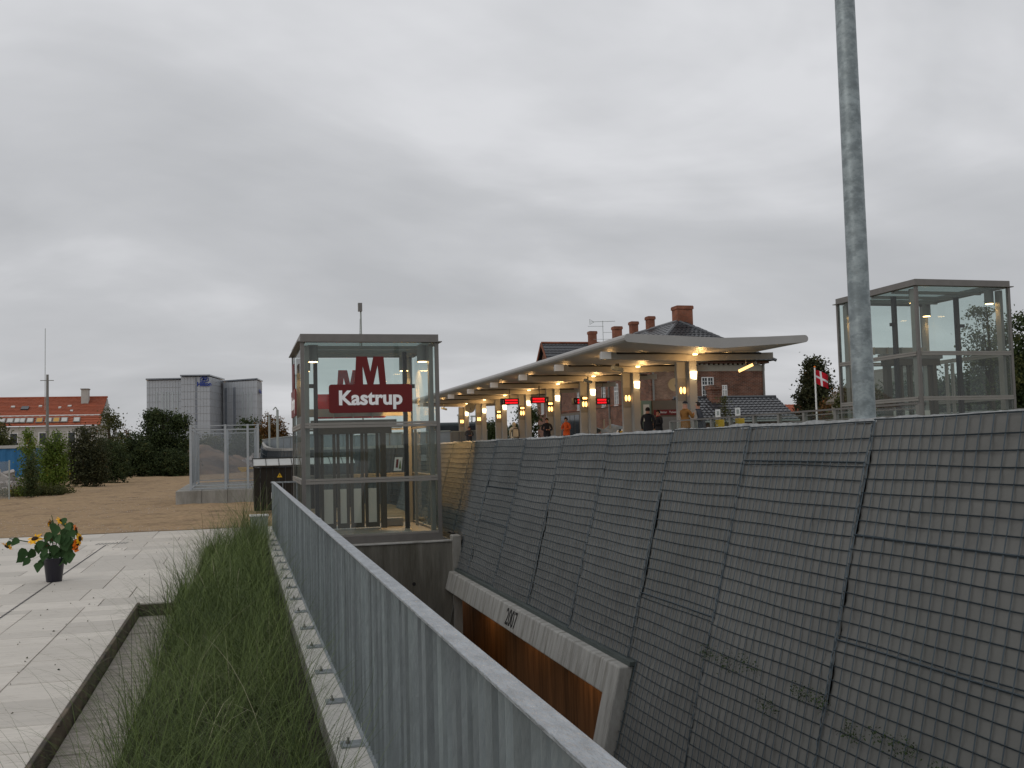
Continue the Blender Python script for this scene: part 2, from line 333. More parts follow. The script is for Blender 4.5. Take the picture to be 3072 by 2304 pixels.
def link(name, me, parent=None, kind=None, label=None):
    o = bpy.data.objects.new(name, me); COL.objects.link(o)
    if parent: o.parent = parent; ORG[o.name] = ORG.get(parent.name, Vector())
    else: ORG[o.name] = Vector()
    if kind: o['kind'] = kind
    if label: o['label'] = label
    return o
def tag(o, label, cat, group=None):
    o['label'] = label; o['category'] = cat
    if group: o['group'] = group
    return o
def thing(name, loc, label, cat, group=None, rz=0):
    o = bpy.data.objects.new(name, None); COL.objects.link(o); o.location = loc; o.rotation_euler = (0, 0, rz)
    o.empty_display_size = .2; ORG[o.name] = Vector(loc) if not rz else Vector()
    return tag(o, label, cat, group)
def rawmesh(name, V, F, mats, parent=None, kind=None, smooth=False, label=None):
    """numpy quads -> one object"""
    o0 = ORG.get(parent.name, Vector()) if parent else Vector()
    V = np.asarray(V, dtype=np.float32) - np.array(o0, dtype=np.float32); F = np.asarray(F, dtype=np.int32); k = F.shape[1]
    me = bpy.data.meshes.new(name); me.vertices.add(len(V)); me.vertices.foreach_set('co', V.ravel())
    me.loops.add(F.size); me.loops.foreach_set('vertex_index', F.ravel())
    me.polygons.add(len(F)); me.polygons.foreach_set('loop_start', np.arange(0, F.size, k, dtype=np.int32))
    me.update(calc_edges=True)
    for m in (mats if isinstance(mats, list) else [mats]): me.materials.append(MT[m])
    if smooth: me.polygons.foreach_set('use_smooth', [True] * len(me.polygons))
    return link(name, me, parent, kind, label)
def copy_tree(o, parent=None):
    c = o.copy(); COL.objects.link(c); c.parent = parent; ORG[c.name] = ORG.get(o.name, Vector())
    for ch in list(o.children): copy_tree(ch, c)
    return c
def text_mesh(body, size, extrude=.01, bold=0.0, sx=1.0):
    cu = bpy.data.curves.new('t', 'FONT'); cu.body = body; cu.size = size; cu.extrude = extrude; cu.offset = bold; cu.align_x = 'CENTER'; cu.align_y = 'CENTER'; cu.resolution_u = 4
    ob = bpy.data.objects.new('t', cu); COL.objects.link(ob); dg = bpy.context.evaluated_depsgraph_get(); dg.update()
    me = bpy.data.meshes.new_from_object(ob.evaluated_get(dg)); bpy.data.objects.remove(ob); bpy.data.curves.remove(cu)
    me.transform(Matrix.Diagonal((sx, 1, 1, 1))); return me
def text(name, body, size, loc, rx, ry, m, parent=None, extrude=.01, bold=0.0, sx=1.0, label=None):
    """rx = world direction of reading, ry = world direction of up"""
    me = text_mesh(body, size, extrude, bold, sx); rx = Vector(rx).normalized(); ry = Vector(ry).normalized(); n = rx.cross(ry)
    o0 = ORG.get(parent.name, Vector()) if parent else Vector(); l = Vector(loc) - o0
    me.transform(Matrix(((rx.x, ry.x, n.x, l.x), (rx.y, ry.y, n.y, l.y), (rx.z, ry.z, n.z, l.z), (0, 0, 0, 1))))
    me.materials.clear(); me.materials.append(MT[m]); return link(name, me, parent, None, label)
def spotlamp(name, loc, target, power, ang, colr=(1, .62, .28), parent=None, blend=.5, size=.05):
    l = bpy.data.lights.new(name, 'SPOT'); l.energy = power; l.spot_size = R(ang); l.spot_blend = blend; l.color = colr; l.shadow_soft_size = size
    o = bpy.data.objects.new(name, l); COL.objects.link(o)
    o0 = ORG.get(parent.name, Vector()) if parent else Vector(); o.location = Vector(loc) - o0
    o.rotation_euler = (Vector(loc) - Vector(target)).to_track_quat('Z', 'Y').to_euler()
    if parent: o.parent = parent
    return o

# ------------------------------------------------------------------ ground
TR0, TR1 = .74, 4.2          # trench between these eastings
def sheet(name, rects, m, kind='structure', sub=0):
    b = MB()
    for (x0, x1, y0, y1, z) in rects:
        b.add([(x0, y0, z), (x1, y0, z), (x1, y1, z), (x0, y1, z)], [(0, 1, 2, 3)])
    return b.build(name, m, kind=kind)
sheet('ground', [(-3000, -12, -200, 22.3, -.03), (-3000, .70, 22.3, 4000, -.03), (.70, 4.35, 22.95, 34, -.03), (.70, 3000, 34, 4000, -.034), (-12, .70, -200, .5, -.03)], 'gravel')
sheet('trench_floor', [(TR0, 3.4, -200, 18.9, -3.4)], 'conc_dark')
# gravel field: gently uneven sheet over the flat ground
def field():
    nx, ny = 70, 130
    xs = np.linspace(-34, .62, nx); ys = 22.32 + (np.linspace(0, 1, ny) ** 1.6) * 90
    X, Y = np.meshgrid(xs, ys)
    Z = .012 + .045 * np.sin(X * .9 + Y * .35) * np.sin(Y * .5 + 1) + .02 * np.sin(X * 3 + Y * 2.1) + rng.normal(0, .01, X.shape)
    Z *= np.clip((Y - 22.3) / 2, 0, 1); Z += .005
    V = np.stack([X, Y, Z], -1).reshape(-1, 3); i = np.arange((ny - 1) * (nx - 1)); r = i // (nx - 1); c = i % (nx - 1); a = r * nx + c
    rawmesh('gravel_field', V, np.stack([a, a + 1, a + nx + 1, a + nx], 1), 'gravel', kind='structure', smooth=True)
    # loose pebbles
    n = 9000; px = rng.uniform(-14, .5, n); py = 22.4 + rng.random(n) ** 1.5 * 34; s = rng.uniform(.004, .014, n); V = []
    base = np.array([(1, 0, 0), (-.5, .87, 0), (-.5, -.87, 0), (0, 0, .9)])
    V = (base[None] * s[:, None, None] + np.stack([px, py, np.full(n, .01)], -1)[:, None]).reshape(-1, 3)
    k = np.arange(n)[:, None] * 4; F = np.concatenate([k + [0, 1, 3], k + [1, 2, 3], k + [2, 0, 3]])
    rawmesh('pebbles', V, F, 'rubble', kind='stuff')
field()
# embankment behind the retaining wall, platform level
sheet('embankment', [(4.66, 3000, -200, 33.0, 1.18), (5.6, 3000, 33.0, 140, 1.176)], 'verge')

# ---------------- plaza: slabs
slab_cache = {}
plaza = MB()
plaza.box(-12, .44, .5, 22.28, -.42, -.16)
plaza = plaza.build('plaza', 'soil', kind='structure')
MT['strip_stone'] = mat('strip_stone', (.33, .30, .26), .85, var=.2, vscale=3, stretch=(1, 5, 1), bump=.3, dark=(.17, .15, .125), dscale=4, dpos=(.45, .7))
def slab(x0, x1, y0, y1, z=0.0, parent=plaza, holder=None):
    g = .0045; wdt, l = round(x1 - x0, 3), round(y1 - y0, 3); key = (wdt, l, z)
    if key not in slab_cache:
        b = MB(); b.cbox(-wdt / 2 + g, wdt / 2 - g, -l / 2 + g, l / 2 - g, (-.14 if z > -.05 else -.02), 0, .003)
        me = bpy.data.meshes.new('slab'); me.from_pydata(b.v, [], b.f); me.materials.append(MT['slab' if z > -.05 else 'strip_stone']); slab_cache[key] = me
    o = bpy.data.objects.new('slab', slab_cache[key]); COL.objects.link(o); o.parent = parent
    o.location = ((x0 + x1) / 2, (y0 + y1) / 2, z + random.uniform(-.0015, .0015)); o.rotation_euler = (random.uniform(-.0015, .0015), random.uniform(-.0015, .0015), 0)
    return o
far_slabs = MB()
XL = -1.085
def inview(x, y):     # left edge of the picture
    return x > -.262 * y - .35 and x > -9
nslab = 0
for k in range(0, 17):                      # near field: narrow slabs
    x1 = XL - .52 * k; x0 = x1 - .52; y = 1.0 + random.uniform(0, .3)
    while y < 11.6:
        l = random.choice((.26, .32, .32, .38, .52)); ye = min(y + l, 11.6)
        if 11.6 - ye < .15: ye = 11.6
        if y > 3.4 and inview(x1, ye): slab(x0, x1, y, ye); nslab += 1
        else: far_slabs.cbox(x0 + .004, x1 - .004, y + .004, ye - .004, -.14, 0, .003)
        y = ye
rows = [11.6]
while rows[-1] < 22.28:
    n_ = rows[-1] + random.choice((.55, .62, .8, .95))
    rows.append(22.28 if 22.28 - n_ < .4 else n_)
for ri in range(len(rows) - 1):
    y0, y1 = rows[ri], rows[ri + 1]; x = -12 + random.uniform(0, .5)
    xr = -.70 if y1 < 13.3 else (-.575 if y0 < 18 else .44)
    x = xr
    while x > -11.8:
        l = random.choice((.52, .78, 1.04, 1.04)); xs = x - l
        if y0 < 18.05 < y1 and xr > -.5: pass
        if inview(x, y1): slab(xs, x, y0, y1); nslab += 1
        else: far_slabs.cbox(xs + .004, x - .004, y0 + .004, y1 - .004, -.14, 0, .003)
        x = xs
if nslab > 296: print('slabs', nslab)
# sunken strip beside the planting
pk = MB(); pk.box(-1.05, -.66, .5, 11.38, -.158, -.13); pk = pk.build('planting_strip', 'conc', kind='structure')
y = 2.8
while y < 11.2:
    l = random.choice((.26, .32, .4)); slab(-1.045, -.665, y, min(y + l, 11.37), -.108, pk); y += l
far_slabs.build('outer_slabs', 'slab', plaza, kind='stuff')
for args, lb in (((-1.083, -1.053, .6, 11.60, -.13, .012), 'long dark steel edging plate along the pale plaza paving, nearest the camera'),
             ((-1.05, -.66, 11.39, 11.42, -.13, .012), 'short dark steel edging plate closing the end of the near sunken strip'),
             ((-.575, -.545, 13.4, 18.06, -.13, .012), 'narrow dark steel edging plate beside the far end of the grass bed'),
             ((-.545, -.05, 18.06, 18.09, -.13, .012), 'short dark steel edging plate across the far end of the grass bed')):
    b = MB(); b.cbox(*args, .004); tag(b.build('steel_edging', 'corten'), lb, 'edging', 'steel edging plates round the planting bed')
sheet('planting_bed', [(-.66, .47, .5, 11.38, -.125), (-.66, .47, 11.38, 13.4, -.125), (-.545, .47, 13.4, 18.05, -.125)], 'soil')
# drainage slot + grate
b = MB()
for i in range(150):
    y = 3.6 + i * .108
    if y < 19.4: b.box(-2.352, -2.328, y, y + .07, .0015, .0035)
b.build('drain_slot', 'black', plaza, kind='stuff')
g = thing('drain_grate', (-2.28, 19.7, 0), 'small slotted drain grate let into the pale plaza paving', 'drain grate')
for i in range(9):
    b = MB(); x = -2.54 + i * .062; b.prism([(x, 19.55, .0035), (x + .022, 19.55, .0035), (x + .05, 19.85, .0035), (x + .028, 19.85, .0035)], (0, 0, .002)); b.build('grate_slot', 'coldark', g)
# dead leaves lying on the slabs
b = MB()
for i in range(110):
    y = 5 + rng.random() ** .7 * 17; x = rng.uniform(max(-.25 * y, -5.5), -1.0); s = rng.uniform(.004, .016); a = rng.uniform(0, 6.3); p = Vector((x, y, .006))
    c_, s_ = math.cos(a) * s, math.sin(a) * s
    b.add([p + Vector((-c_, -s_, .0)), p + Vector((s_ * .4, -c_ * .4, .012)), p + Vector((c_, s_, .002)), p + Vector((-s_ * .4, c_ * .4, 0))], [(0, 1, 2, 3)])
b.build('fallen_leaves', 'leafC', kind='stuff')

# ---------------- kerb + trench walls
kb = MB(); kb.box(.47, TR0, -8, 22.28, -.4, -.004); kb = kb.build('kerb', 'conc', kind='structure')
y = 1.0
while y < 22.2:
    b = MB(); b.cbox(.472, TR0 + .02, y + .003, min(y + 1.2, 22.27) - .003, -.06, .0, .006); b.build('kerb_stone', 'kerb', kb); y += 1.2
b = MB(); b.box(.66, TR0 - .002, -8, 22.2, -3.5, -.401); b.build('trench_wall', 'conc_dark', kind='structure')

# ------------------------------------------------------------------ retaining wall of fabric and wire
X0, KS, ZT, ZB = 4.2, .25, 1.715, -3.3
def hnoise(u, v, seed=0):
    return (math.sin(u * 1.7 + v * 2.3 + seed) + math.sin(u * 3.1 - v * 1.9 + seed * 2.1) * .6 + math.sin(u * 5.3 + v * 4.7 + seed * 3.7) * .35) / 1.95
JO = [2.6, 4.55, 6.5, 8.40, 10.12] + [10.12 + 1.94 * i for i in range(1, 10)]
# opening of the passage in the wall
PY0, PY1, PZ = 9.93, 18.74, -.74
def panel(parent, idx, y0, y1, mapf, zt, zb, fine=True, fabmat='fabric'):
    rnd = random.Random(idx * 13 + 5)
    off = rnd.uniform(-.006, .006) + (.003 if idx % 2 else -.003); tilt = -rnd.uniform(.002, .012)
    seams = sorted([rnd.uniform(.75, 1.35) if rnd.random() < .5 else 1.4, rnd.uniform(-.1, .35), rnd.uniform(-.75, -.4), -1.6, -2.4], reverse=True)
    if idx == 2: seams[0] = 1.40
    def surf(y, z, lift=0.0):
        u = (y - y0) / (y1 - y0); o = off + tilt * (u - .5) * 2
        k = 0
        for s in seams:
            if z < s: k += 1
        ph = seams[0] if k == 0 else seams[k - 1]
        o -= .009 * k
        o += .022 * hnoise(y * .7, z * .8, idx) + .012 * math.sin(u * math.pi) * -1
        # billows of the cloth
        return o + lift, y, z
    def P(y, z, lift=0.0, wrinkle=0.0):
        o, yy, zz = surf(y, z, lift); return mapf(o - wrinkle, yy, zz)
    ny, nz = (30, 98) if fine else (10, 16)
    # cloth
    vs, fs = [], []
    for j in range(nz + 1):
        z = zt + (zb - zt) * j / nz
        for i in range(ny + 1):
            y = y0 + (y1 - y0) * i / ny
            wr = 0
            if fine:
                wr = .010 * hnoise(y * 6, z * 5, idx + 3) + .012 * max(0, hnoise(y * 2.1 + 4, z * 1.6, idx * 2)) * math.sin((y * .8 + z) * 22)
                frac = ((zt - z) / .103) % 1; wr += .010 * math.sin(frac * math.pi) ** .7
            vs.append(P(y, z, .012, wr * .8))
    for j in range(nz):
        for i in range(ny):
            a = j * (ny + 1) + i; fs.append((a, a + 1, a + ny + 2, a + ny + 1))
    b = MB(); b.add(vs, fs); fab = b.build('fabric_panel', fabmat, parent, smooth=True)
    # wires
    wb = MB(); r = .0052 if fine else .005
    zs = np.linspace(zt, zb, 16 if fine else 8); sp = .11 if fine else .14; nvw = int((y1 - y0) / sp)
    def ribbon(pts, a, bb):
        vs = []; fs = []
        for i, p in enumerate(pts):
            p = Vector(p); vs += [p - a, p + bb, p + a]
        for i in range(len(pts) - 1):
            k = i * 3; fs += [(k, k + 1, k + 4, k + 3), (k + 1, k + 2, k + 5, k + 4)]
        wb.add(vs, fs)
    for i in range(nvw + 1):
        y = y0 + .012 + (y1 - y0 - .024) * i / nvw
        sl = rnd.uniform(-.004, .004)
        ribbon([P(y + sl * math.sin(z * 3), z, -.016) for z in zs], Vector((0, r, 0)), Vector((-r * 1.2, 0, r * .2)))
    rowh = .103 if fine else .16; nr = int((zt - zb) / rowh); zo = rnd.uniform(-.03, 0)
    ysg = np.linspace(y0, y1, 7)
    for j in range(nr + 1):
        z = zt - .004 + (zo if j else 0) - j * rowh
        if z < zb: break
        ribbon([P(y, z + .004 * math.sin(y * 4 + j), -.018) for y in ysg], Vector((0, 0, r)), Vector((-r * 1.2, 0, r)))
    for s in seams[:4]:                        # lapped double wires with a dark fold
        if s > zb and rnd.random() < .3:
            ribbon([P(y, s + .006, -.022) for y in ysg], Vector((0, 0, r * 1.6)), Vector((-r * 2, 0, r)))
    wb.build('wire_mesh', 'wire', fab, kind='stuff')
    return P
rw = thing('retaining_wall', (4.4, 12, 0), 'long sloping retaining wall of grey fabric behind wire mesh, beside the trench', 'retaining wall')
mainmap = lambda o, y, z: (X0 + KS * z + o, y, z)
for i in range(len(JO) - 1):
    y0, y1 = JO[i], JO[i + 1]
    zb = ZB
    if y0 >= PY0 - .1 and y0 < PY1 - .2: zb = PZ + .02
    panel(rw, i, y0, y1, mainmap, ZT + (-.0015 * (y0 - 8)) + (-.012, .008, -.004, .01, -.010, .006)[i % 6], zb, True)
bk = MB()
for (ya, yb, zb) in ((2.6, PY0, ZB), (PY0, PY1, PZ + .02), (PY1, 27.6, ZB)):
    bk.add([(X0 + KS * ZT + .045, ya, ZT - .02), (X0 + KS * ZT + .045, yb, ZT - .02), (X0 + KS * zb + .045, yb, zb), (X0 + KS * zb + .045, ya, zb)], [(0, 1, 2, 3)])
bk.build('backing_cloth', 'fabric', rw)
# spirals joining neighbouring panels
for i, y in enumerate(JO[1:-1]):
    zb = PZ if PY0 - .1 < y < PY1 else ZB
    b = MB(); pts = []
    n = int((ZT - zb) / .05)
    for k in range(n):
        z = ZT - k * .05; pts.append((X0 + KS * z - .035 - .006 * (ZT - z) + .008 * math.cos(k * 2.1), y + .010 * math.sin(k * 2.1), z))
    b.tube(pts, .0045, 4); b.build('joint_wire', 'wire', rw)
# ragged cloth edge along the top
b = MB(); pts_n = 520
vs = []; fs = []
for i in range(pts_n + 1):
    y = 2.6 + (27.6 - 2.6) * i / pts_n
    zt = ZT - .0015 * (y - 8); xx = X0 + KS * zt
    h = .016 + .014 * max(0, hnoise(y * 3.1, 1, 4)) + .010 * abs(hnoise(y * 14, 2, 1)) + .03 * max(0, hnoise(y * .8, 0, 9) - .35)
    vs += [(xx - .004, y, zt - .012), (xx + .006 + .006 * hnoise(y * 9, 0, 2), y, zt + h), (xx + .05, y, zt + h * .7), (xx + .10, y, zt - .10), (xx + .12, y, 1.0)]
for i in range(pts_n):
    for k in range(4): a = i * 5 + k; fs.append((a, a + 5, a + 6, a + 1))
b.add(vs, fs); b.build('cloth_edge', 'fabric_edge', rw, smooth=True)
# moss and weeds growing out of the mesh
for (my, mz, ms) in ((7.6, -.26, .20), (7.2, -.50, .13), (6.75, -.30, .12), (6.5, -.30, .10), (6.1, -.42, .09), (5.75, -.37, .16), (5.5, -.36, .10), (8.3, -.30, .12), (7.95, -.32, .16), (5.2, -.42, .11)):
    b = MB()
    for i in range(130):
        yy = my + random.gauss(0, ms * .6); zz = mz + random.gauss(0, .035); xx = X0 + KS * zz - .04 - random.uniform(0, .02) - .018 * 2; s = random.uniform(.006, .018)
        d = Vector((random.uniform(-1, .2), random.uniform(-1, 1), random.uniform(-1, 1))).normalized() * s; e_ = Vector((random.uniform(-1, 1), random.uniform(-1, 1), random.uniform(-1, 1))).normalized() * s * .6
        p = Vector((xx, yy, zz)); b.add([p, p + d, p + d + e_, p + e_], [(0, 1, 2, 3)])
    b.build('moss_tuft', 'moss', rw, kind='stuff')
# return wall behind the lift, curving back to the north under the tracks
bw = thing('embankment_wall', (2.5, 31, 0), 'far dark wire mesh wall curving round behind the shed and carrying the tracks', 'retaining wall')
path = [(4.62, 27.6), (4.5, 29.6), (3.6, 30.9), (2.3, 31.6), (1.3, 33.0), (.95, 35.0), (.93, 40), (1.05, 50), (1.35, 66), (1.75, 88), (2.3, 115)]
for i in range(len(path) - 1):
    (xa, ya), (xb, yb) = path[i], path[i + 1]; L_ = math.hypot(xb - xa, yb - ya); nx_, ny_ = (yb - ya) / L_, -(xb - xa) / L_
    zt0 = 1.62 + max(0, ya - 33) * .012; zt1 = 1.62 + max(0, yb - 33) * .012
    def mp_(o, y, z, xa=xa, ya=ya, xb=xb, yb=yb, nx_=nx_, ny_=ny_, zt0=zt0, zt1=zt1):
        u = (y / 1.0); zz = z / 1.62 * (zt0 + (zt1 - zt0) * u); return (xa + (xb - xa) * u + nx_ * (o * 1.5 + (zz - 1.6) * .12), ya + (yb - ya) * u + ny_ * (o * 1.5 + (zz - 1.6) * .12), zz)
    rnd = random.Random(i); b = MB(); nn = 8; vs = []; fs = []
    for j in range(9):
        for k in range(nn + 1): vs.append(mp_(.01 * hnoise(k + i * 8, j), k / nn, 1.62 - j * .215))
    for j in range(8):
        for k in range(nn): a = j * (nn + 1) + k; fs.append((a, a + 1, a + nn + 2, a + nn + 1))
    b.add(vs, fs); fp = b.build('fabric_panel', 'mesh_dark', bw, smooth=True)
    wb = MB()
    if ya < 60:
        nv = int(L_ / .16)
        for k in range(nv + 1): wb.bar(mp_(-.02, k / nv, 1.62), mp_(-.02, k / nv, 0), .012)
    for j in range(10): wb.bar(mp_(-.025, 0, 1.62 - j * .17), mp_(-.025, 1, 1.62 - j * .17), .012)
    wb.build('wire_mesh', 'wire', fp, kind='stuff')
    b = MB(); b.bar(mp_(.08, 0, 1.66), mp_(.08, 1.0, 1.66), .16, .09); b.build('coping', 'conc_light', bw)

# ------------------------------------------------------------------ concrete passage portal
po = thing('passage_portal', (4.0, 10.3, -3.3), 'pale concrete frame with the year 2007 round the passage opening in the sloping wall', 'portal')
def wx(z): return X0 + KS * z
def slopebox(mb, y0, y1, z0, z1, off0, off1, ch=0):
    """box lying in the plane of the wall"""
    mb.add([(wx(z0) + off0, y0, z0), (wx(z0) + off0, y1, z0), (wx(z1) + off0, y1, z1), (wx(z1) + off0, y0, z1), (wx(z0) + off1, y0, z0), (wx(z0) + off1, y1, z0), (wx(z1) + off1, y1, z1), (wx(z1) + off1, y0, z1)],
           [(0, 1, 2, 3), (7, 6, 5, 4), (0, 4, 5, 1), (1, 5, 6, 2), (2, 6, 7, 3), (3, 7, 4, 0)])
b = MB(); pl_ = [(PY1, PZ), (PY0, PZ), (PY0, -3.35), (PY0 + .33, -3.35), (PY0 + .33, -1.075), (PY1, -1.075)]
b.prism([(wx(z) - .20, y, z) for y, z in pl_], (.26, 0, 0)); o = b.build('frame', 'conc_light', po)
bm_ = o.modifiers.new('b', 'BEVEL'); bm_.width = .018; bm_.segments = 2
b = MB(); slopebox(b, PY0 - .03, PY1, PZ + .002, PZ + .045, -.10, .05); b.build('top_flashing', 'flash', po)
b = MB(); slopebox(b, PY0 - .02, PY0 - .003, -3.35, PZ + .0, -.05, .05); b.build('side_flashing', 'flash', po)
up = Vector((KS, 0, 1)).normalized()
text('year_numerals', '2007', .34, (wx(-.91) - .2015, 14.1, -.91), (0, -1, 0), up, 'frame_d', po, .003, .003, .85, 'dark recessed year numerals 2007')
# passage inside
b = MB(); b.box(5.0, 5.2, PY0, 26, -3.35, -.95); b.build('inner_wall', 'rust', po)
b = MB(); b.box(4.25, 5.0, PY0 + .02, 26, -1.05, -.95); b.build('inner_ceiling', 'conc_dark', po)
b = MB(); b.box(3.4, 5.0, PY0, 26, -3.5, -3.35); b.build('inner_floor', 'conc', po)
b = MB(); b.box(4.45, 5.0, PY0 + .05, PY0 + .30, -3.35, -1.05); b.build('inner_side', 'rust', po)
b = MB(); b.box(4.3, 5.0, PY0 + .5, PY0 + .62, -2.35, -1.95); b.build('lit_cabinet', 'yellow', po)
for yy, pw in ((11.3, 60), (14.2, 22), (17.0, 20), (20.2, 24), (23.5, 20)):
    spotlamp('passage_lamp', (4.55, yy, -1.27), (4.75, yy - .1, -3.3), pw, 150, (1, .55, .2), po)
# bottom slope in front of passage is the trench floor

# ------------------------------------------------------------------ lift shaft concrete
sh = thing('lift_shaft', (2.5, 20.8, -3.4), 'stained grey concrete lift shaft standing in the trench under the near lift', 'concrete shaft')
b = MB(); b.box(.96, 3.98, 18.78, 19.0, -3.4, -.19); b.build('front_wall', 'conc_dark', sh)
b = MB(); b.box(3.74, 3.98, 19.0, 22.93, -3.4, -.19); b.build('side_wall', 'conc_dark', sh)
b = MB(); b.box(.742, .958, 18.8, 22.93, -3.4, -.05); b.box(.958, 3.74, 19.0, 22.93, -.6, -.2); b.build('slab', 'conc', sh)
b = MB(); b.cbox(.955, 3.985, 18.76, 19.02, -.188, -.165, .006); b.build('coping', 'conc_light', sh)
b = MB(); b.cbox(3.90, 4.06, 18.72, 18.98, -3.4, -.07, .02); b.build('corner_post', 'conc', sh)
b = MB(); b.box(3.93, 4.0, 18.95, 19.3, -.07, -.04); b.build('pipe_stub', 'black', sh)
b = MB(); b.disc((2.6 + .55, 18.777, -.95), (0, 1, 0), .035, 12, -.004); b.build('anchor_hole', 'black', sh)
for i in range(7):
    b = MB(); b.box(4.0, 4.03, 18.80, 18.83, -.3 - i * .16, -.24 - i * .16); b.build('tie_bracket', 'wire', sh)
b = MB(); b.box(.742, .96, 22.93, 23.05, -3.4, -.03); b.box(.96, 4.4, 22.93, 23.05, -3.4, -.03); b.build('rear_wall', 'conc_dark', sh)

# ------------------------------------------------------------------ lift (built once, copied)
LW, LD, LH = 2.64, 3.2, 3.65
def make_lift(loc, label):
    x, y, z = loc; t = thing('glass_lift', loc, label, 'glass lift', 'glass lifts')
    def B(name, m, *bx, **k):
        b = MB(); b.box(x + bx[0], x + bx[1], y + bx[2], y + bx[3], z + bx[4], z + bx[5]); return b.build(name, m, k.get('p', t), label=k.get('label'))
    b = MB(); b.box(x + .0, x + LW, y - .02, y + .10, z - .17, z - .03); b.box(x, x + LW, y + LD - .1, y + LD, z - .17, z - .03); b.box(x, x + .1, y + .1, y + LD - .1, z - .17, z - .03); b.box(x + LW - .1, x + LW, y + .1, y + LD - .1, z - .17, z - .03); b.build('base_beam', 'frame', t)
    B('lift_floor', 'frame_l', .1, LW - .1, .1, LD - .1, -.12, -.02)
    for (cx_, cy_) in ((0, 0), (LW - .07, 0), (0, LD - .07), (LW - .07, LD - .07)):
        B('corner_post', 'frame', cx_, cx_ + .07, cy_, cy_ + .07, -.03, LH)
    for (cx_, cy_) in ((.085, .16), (LW - .165, .16), (.085, LD - .34), (LW - .165, LD - .34)):
        B('inner_column', 'frame_l', cx_, cx_ + .08, cy_, cy_ + .16, -.02, LH - .05)
    for lz in (0.0, 1.03, 2.08):
        for (a0, a1, b0, b1) in ((.07, LW - .07, -.012, .055), (.07, LW - .07, LD - .055, LD + .012), (-.012, .055, .07, LD - .07), (LW - .055, LW + .012, .07, LD - .07)):
            c = B('transom', 'frame_l', a0, a1, b0, b1, lz - .055 if lz else -.028, lz - .008 if lz else .012)
            if lz: B('transom_cap', 'frame_l', a0, a1, b0 + .006, b1 + .004, lz, lz + .042, p=c)
    # panes
    for (z0, z1) in ((.012, .975), (1.072, 2.025), (2.122, LH - .02)):
        for (a0, a1, b0, b1) in ((.07, LW - .07, .012, .024), (.07, LW - .07, LD - .024, LD - .012), (.012, .024, .07, LD - .07), (LW - .024, LW - .012, .07, LD - .07)):
            b = MB()
            if a1 - a0 > b1 - b0: b.add([(x + a0, y + b0, z + z0), (x + a1, y + b0, z + z0), (x + a1, y + b0, z + z1), (x + a0, y + b0, z + z1)], [(0, 1, 2, 3)])
            else: b.add([(x + a0, y + b0, z + z0), (x + a0, y + b1, z + z0), (x + a0, y + b1, z + z1), (x + a0, y + b0, z + z1)], [(0, 1, 2, 3)])
            b.build('glass_pane', 'glass', t)
    # roof
    b = MB(); b.box(x - .06, x + LW + .06, y - .06, y + LD + .06, z + LH, z + LH + .02); b.v = b.v
    rb = MB(); 
    for (a0, a1, b0, b1) in ((-.06, LW + .06, -.06, .10), (-.06, LW + .06, LD - .10, LD + .06), (-.06, .10, .10, LD - .10), (LW - .10, LW + .06, .10, LD - .10)):
        rb.box(x + a0, x + a1, y + b0, y + b1, z + LH, z + LH + .018)
    rb.build('roof_edge', 'frame', t)
    rb = MB()
    for (a0, a1, b0, b1) in ((.0, LW, .0, .05), (.0, LW, LD - .05, LD), (.0, .05, .05, LD - .05), (LW - .05, LW, .05, LD - .05)):
        rb.box(x + a0, x + a1, y + b0, y + b1, z + LH + .02, z + LH + .155)
    rb.build('fascia', 'frame', t)
    b = MB(); b.add([(x + .05, y + .05, z + LH + .03), (x + LW - .05, y + .05, z + LH + .03), (x + LW - .05, y + LD - .05, z + LH + .03), (x + .05, y + LD - .05, z + LH + .03)], [(0, 1, 2, 3)]); b.build('roof_glass', 'roofglass', t)
    for yy in (.9, 1.7, 2.5):
        B('roof_bar', 'frame_l', .05, LW - .05, yy, yy + .05, LH - .05, LH + .02)
    # guide rails, cross beam and landing doors
    for cx_ in (.33, LW - .50):
        B('guide_rail', 'frame_d', cx_, cx_ + .075, 1.25, 1.37, -.02, LH - .06)
    B('guide_bracket', 'frame_d', .24, .40, 1.28, 1.34, 2.86, 2.94); B('guide_bracket', 'frame_d', LW - .52, LW - .26, 1.28, 1.34, 2.84, 2.92)
    B('machine_beam', 'frame', .30, LW - .58, 1.75, 1.95, 2.10, 2.22)
    B('cross_beam', 'frame_l', .26, LW - .26, LD - .3, LD - .22, 2.33, 2.50)
    for q in range(3): B('beam_stiffener', 'frame_l', .85 + q * .42, .875 + q * .42, LD - .36, LD - .3, 2.30, 2.50)
    B('door_header', 'door_bronze', .35, 1.95, 1.72, 1.90, 1.93, 2.09)
    xs = (.47, .80, 1.075, 1.375, 1.69)
    for k in range(4):
        x0_, x1_ = xs[k] + .012, xs[k + 1] - .012
        d = B('door_leaf', 'door_bronze', x0_, x0_ + .06, 1.76, 1.80, .0, 1.93)
        B('stile', 'door_bronze', x1_ - .06, x1_, 1.76, 1.80, .0, 1.93, p=d)
        B('bottom_rail', 'door_bronze', x0_ + .06, x1_ - .06, 1.76, 1.80, .0, .10, p=d)
        B('frosted_panel', 'frost', x0_ + .06, x1_ - .06, 1.77, 1.785, .10, .80, p=d)
        b = MB(); b.add([(x + x0_ + .06, y + 1.78, z + .8), (x + x1_ - .06, y + 1.78, z + .8), (x + x1_ - .06, y + 1.78, z + 1.9), (x + x0_ + .06, y + 1.78, z + 1.9)], [(0, 1, 2, 3)]); b.build('leaf_glass', 'glass', d)
    for cx_ in (.36, 1.71): B('door_jamb', 'door_bronze', cx_, cx_ + .11, 1.70, 1.86, -.02, 1.93)
    B('low_bench', 'frame_l', 1.85, LW - .45, 1.9, 2.2, .0, .15)
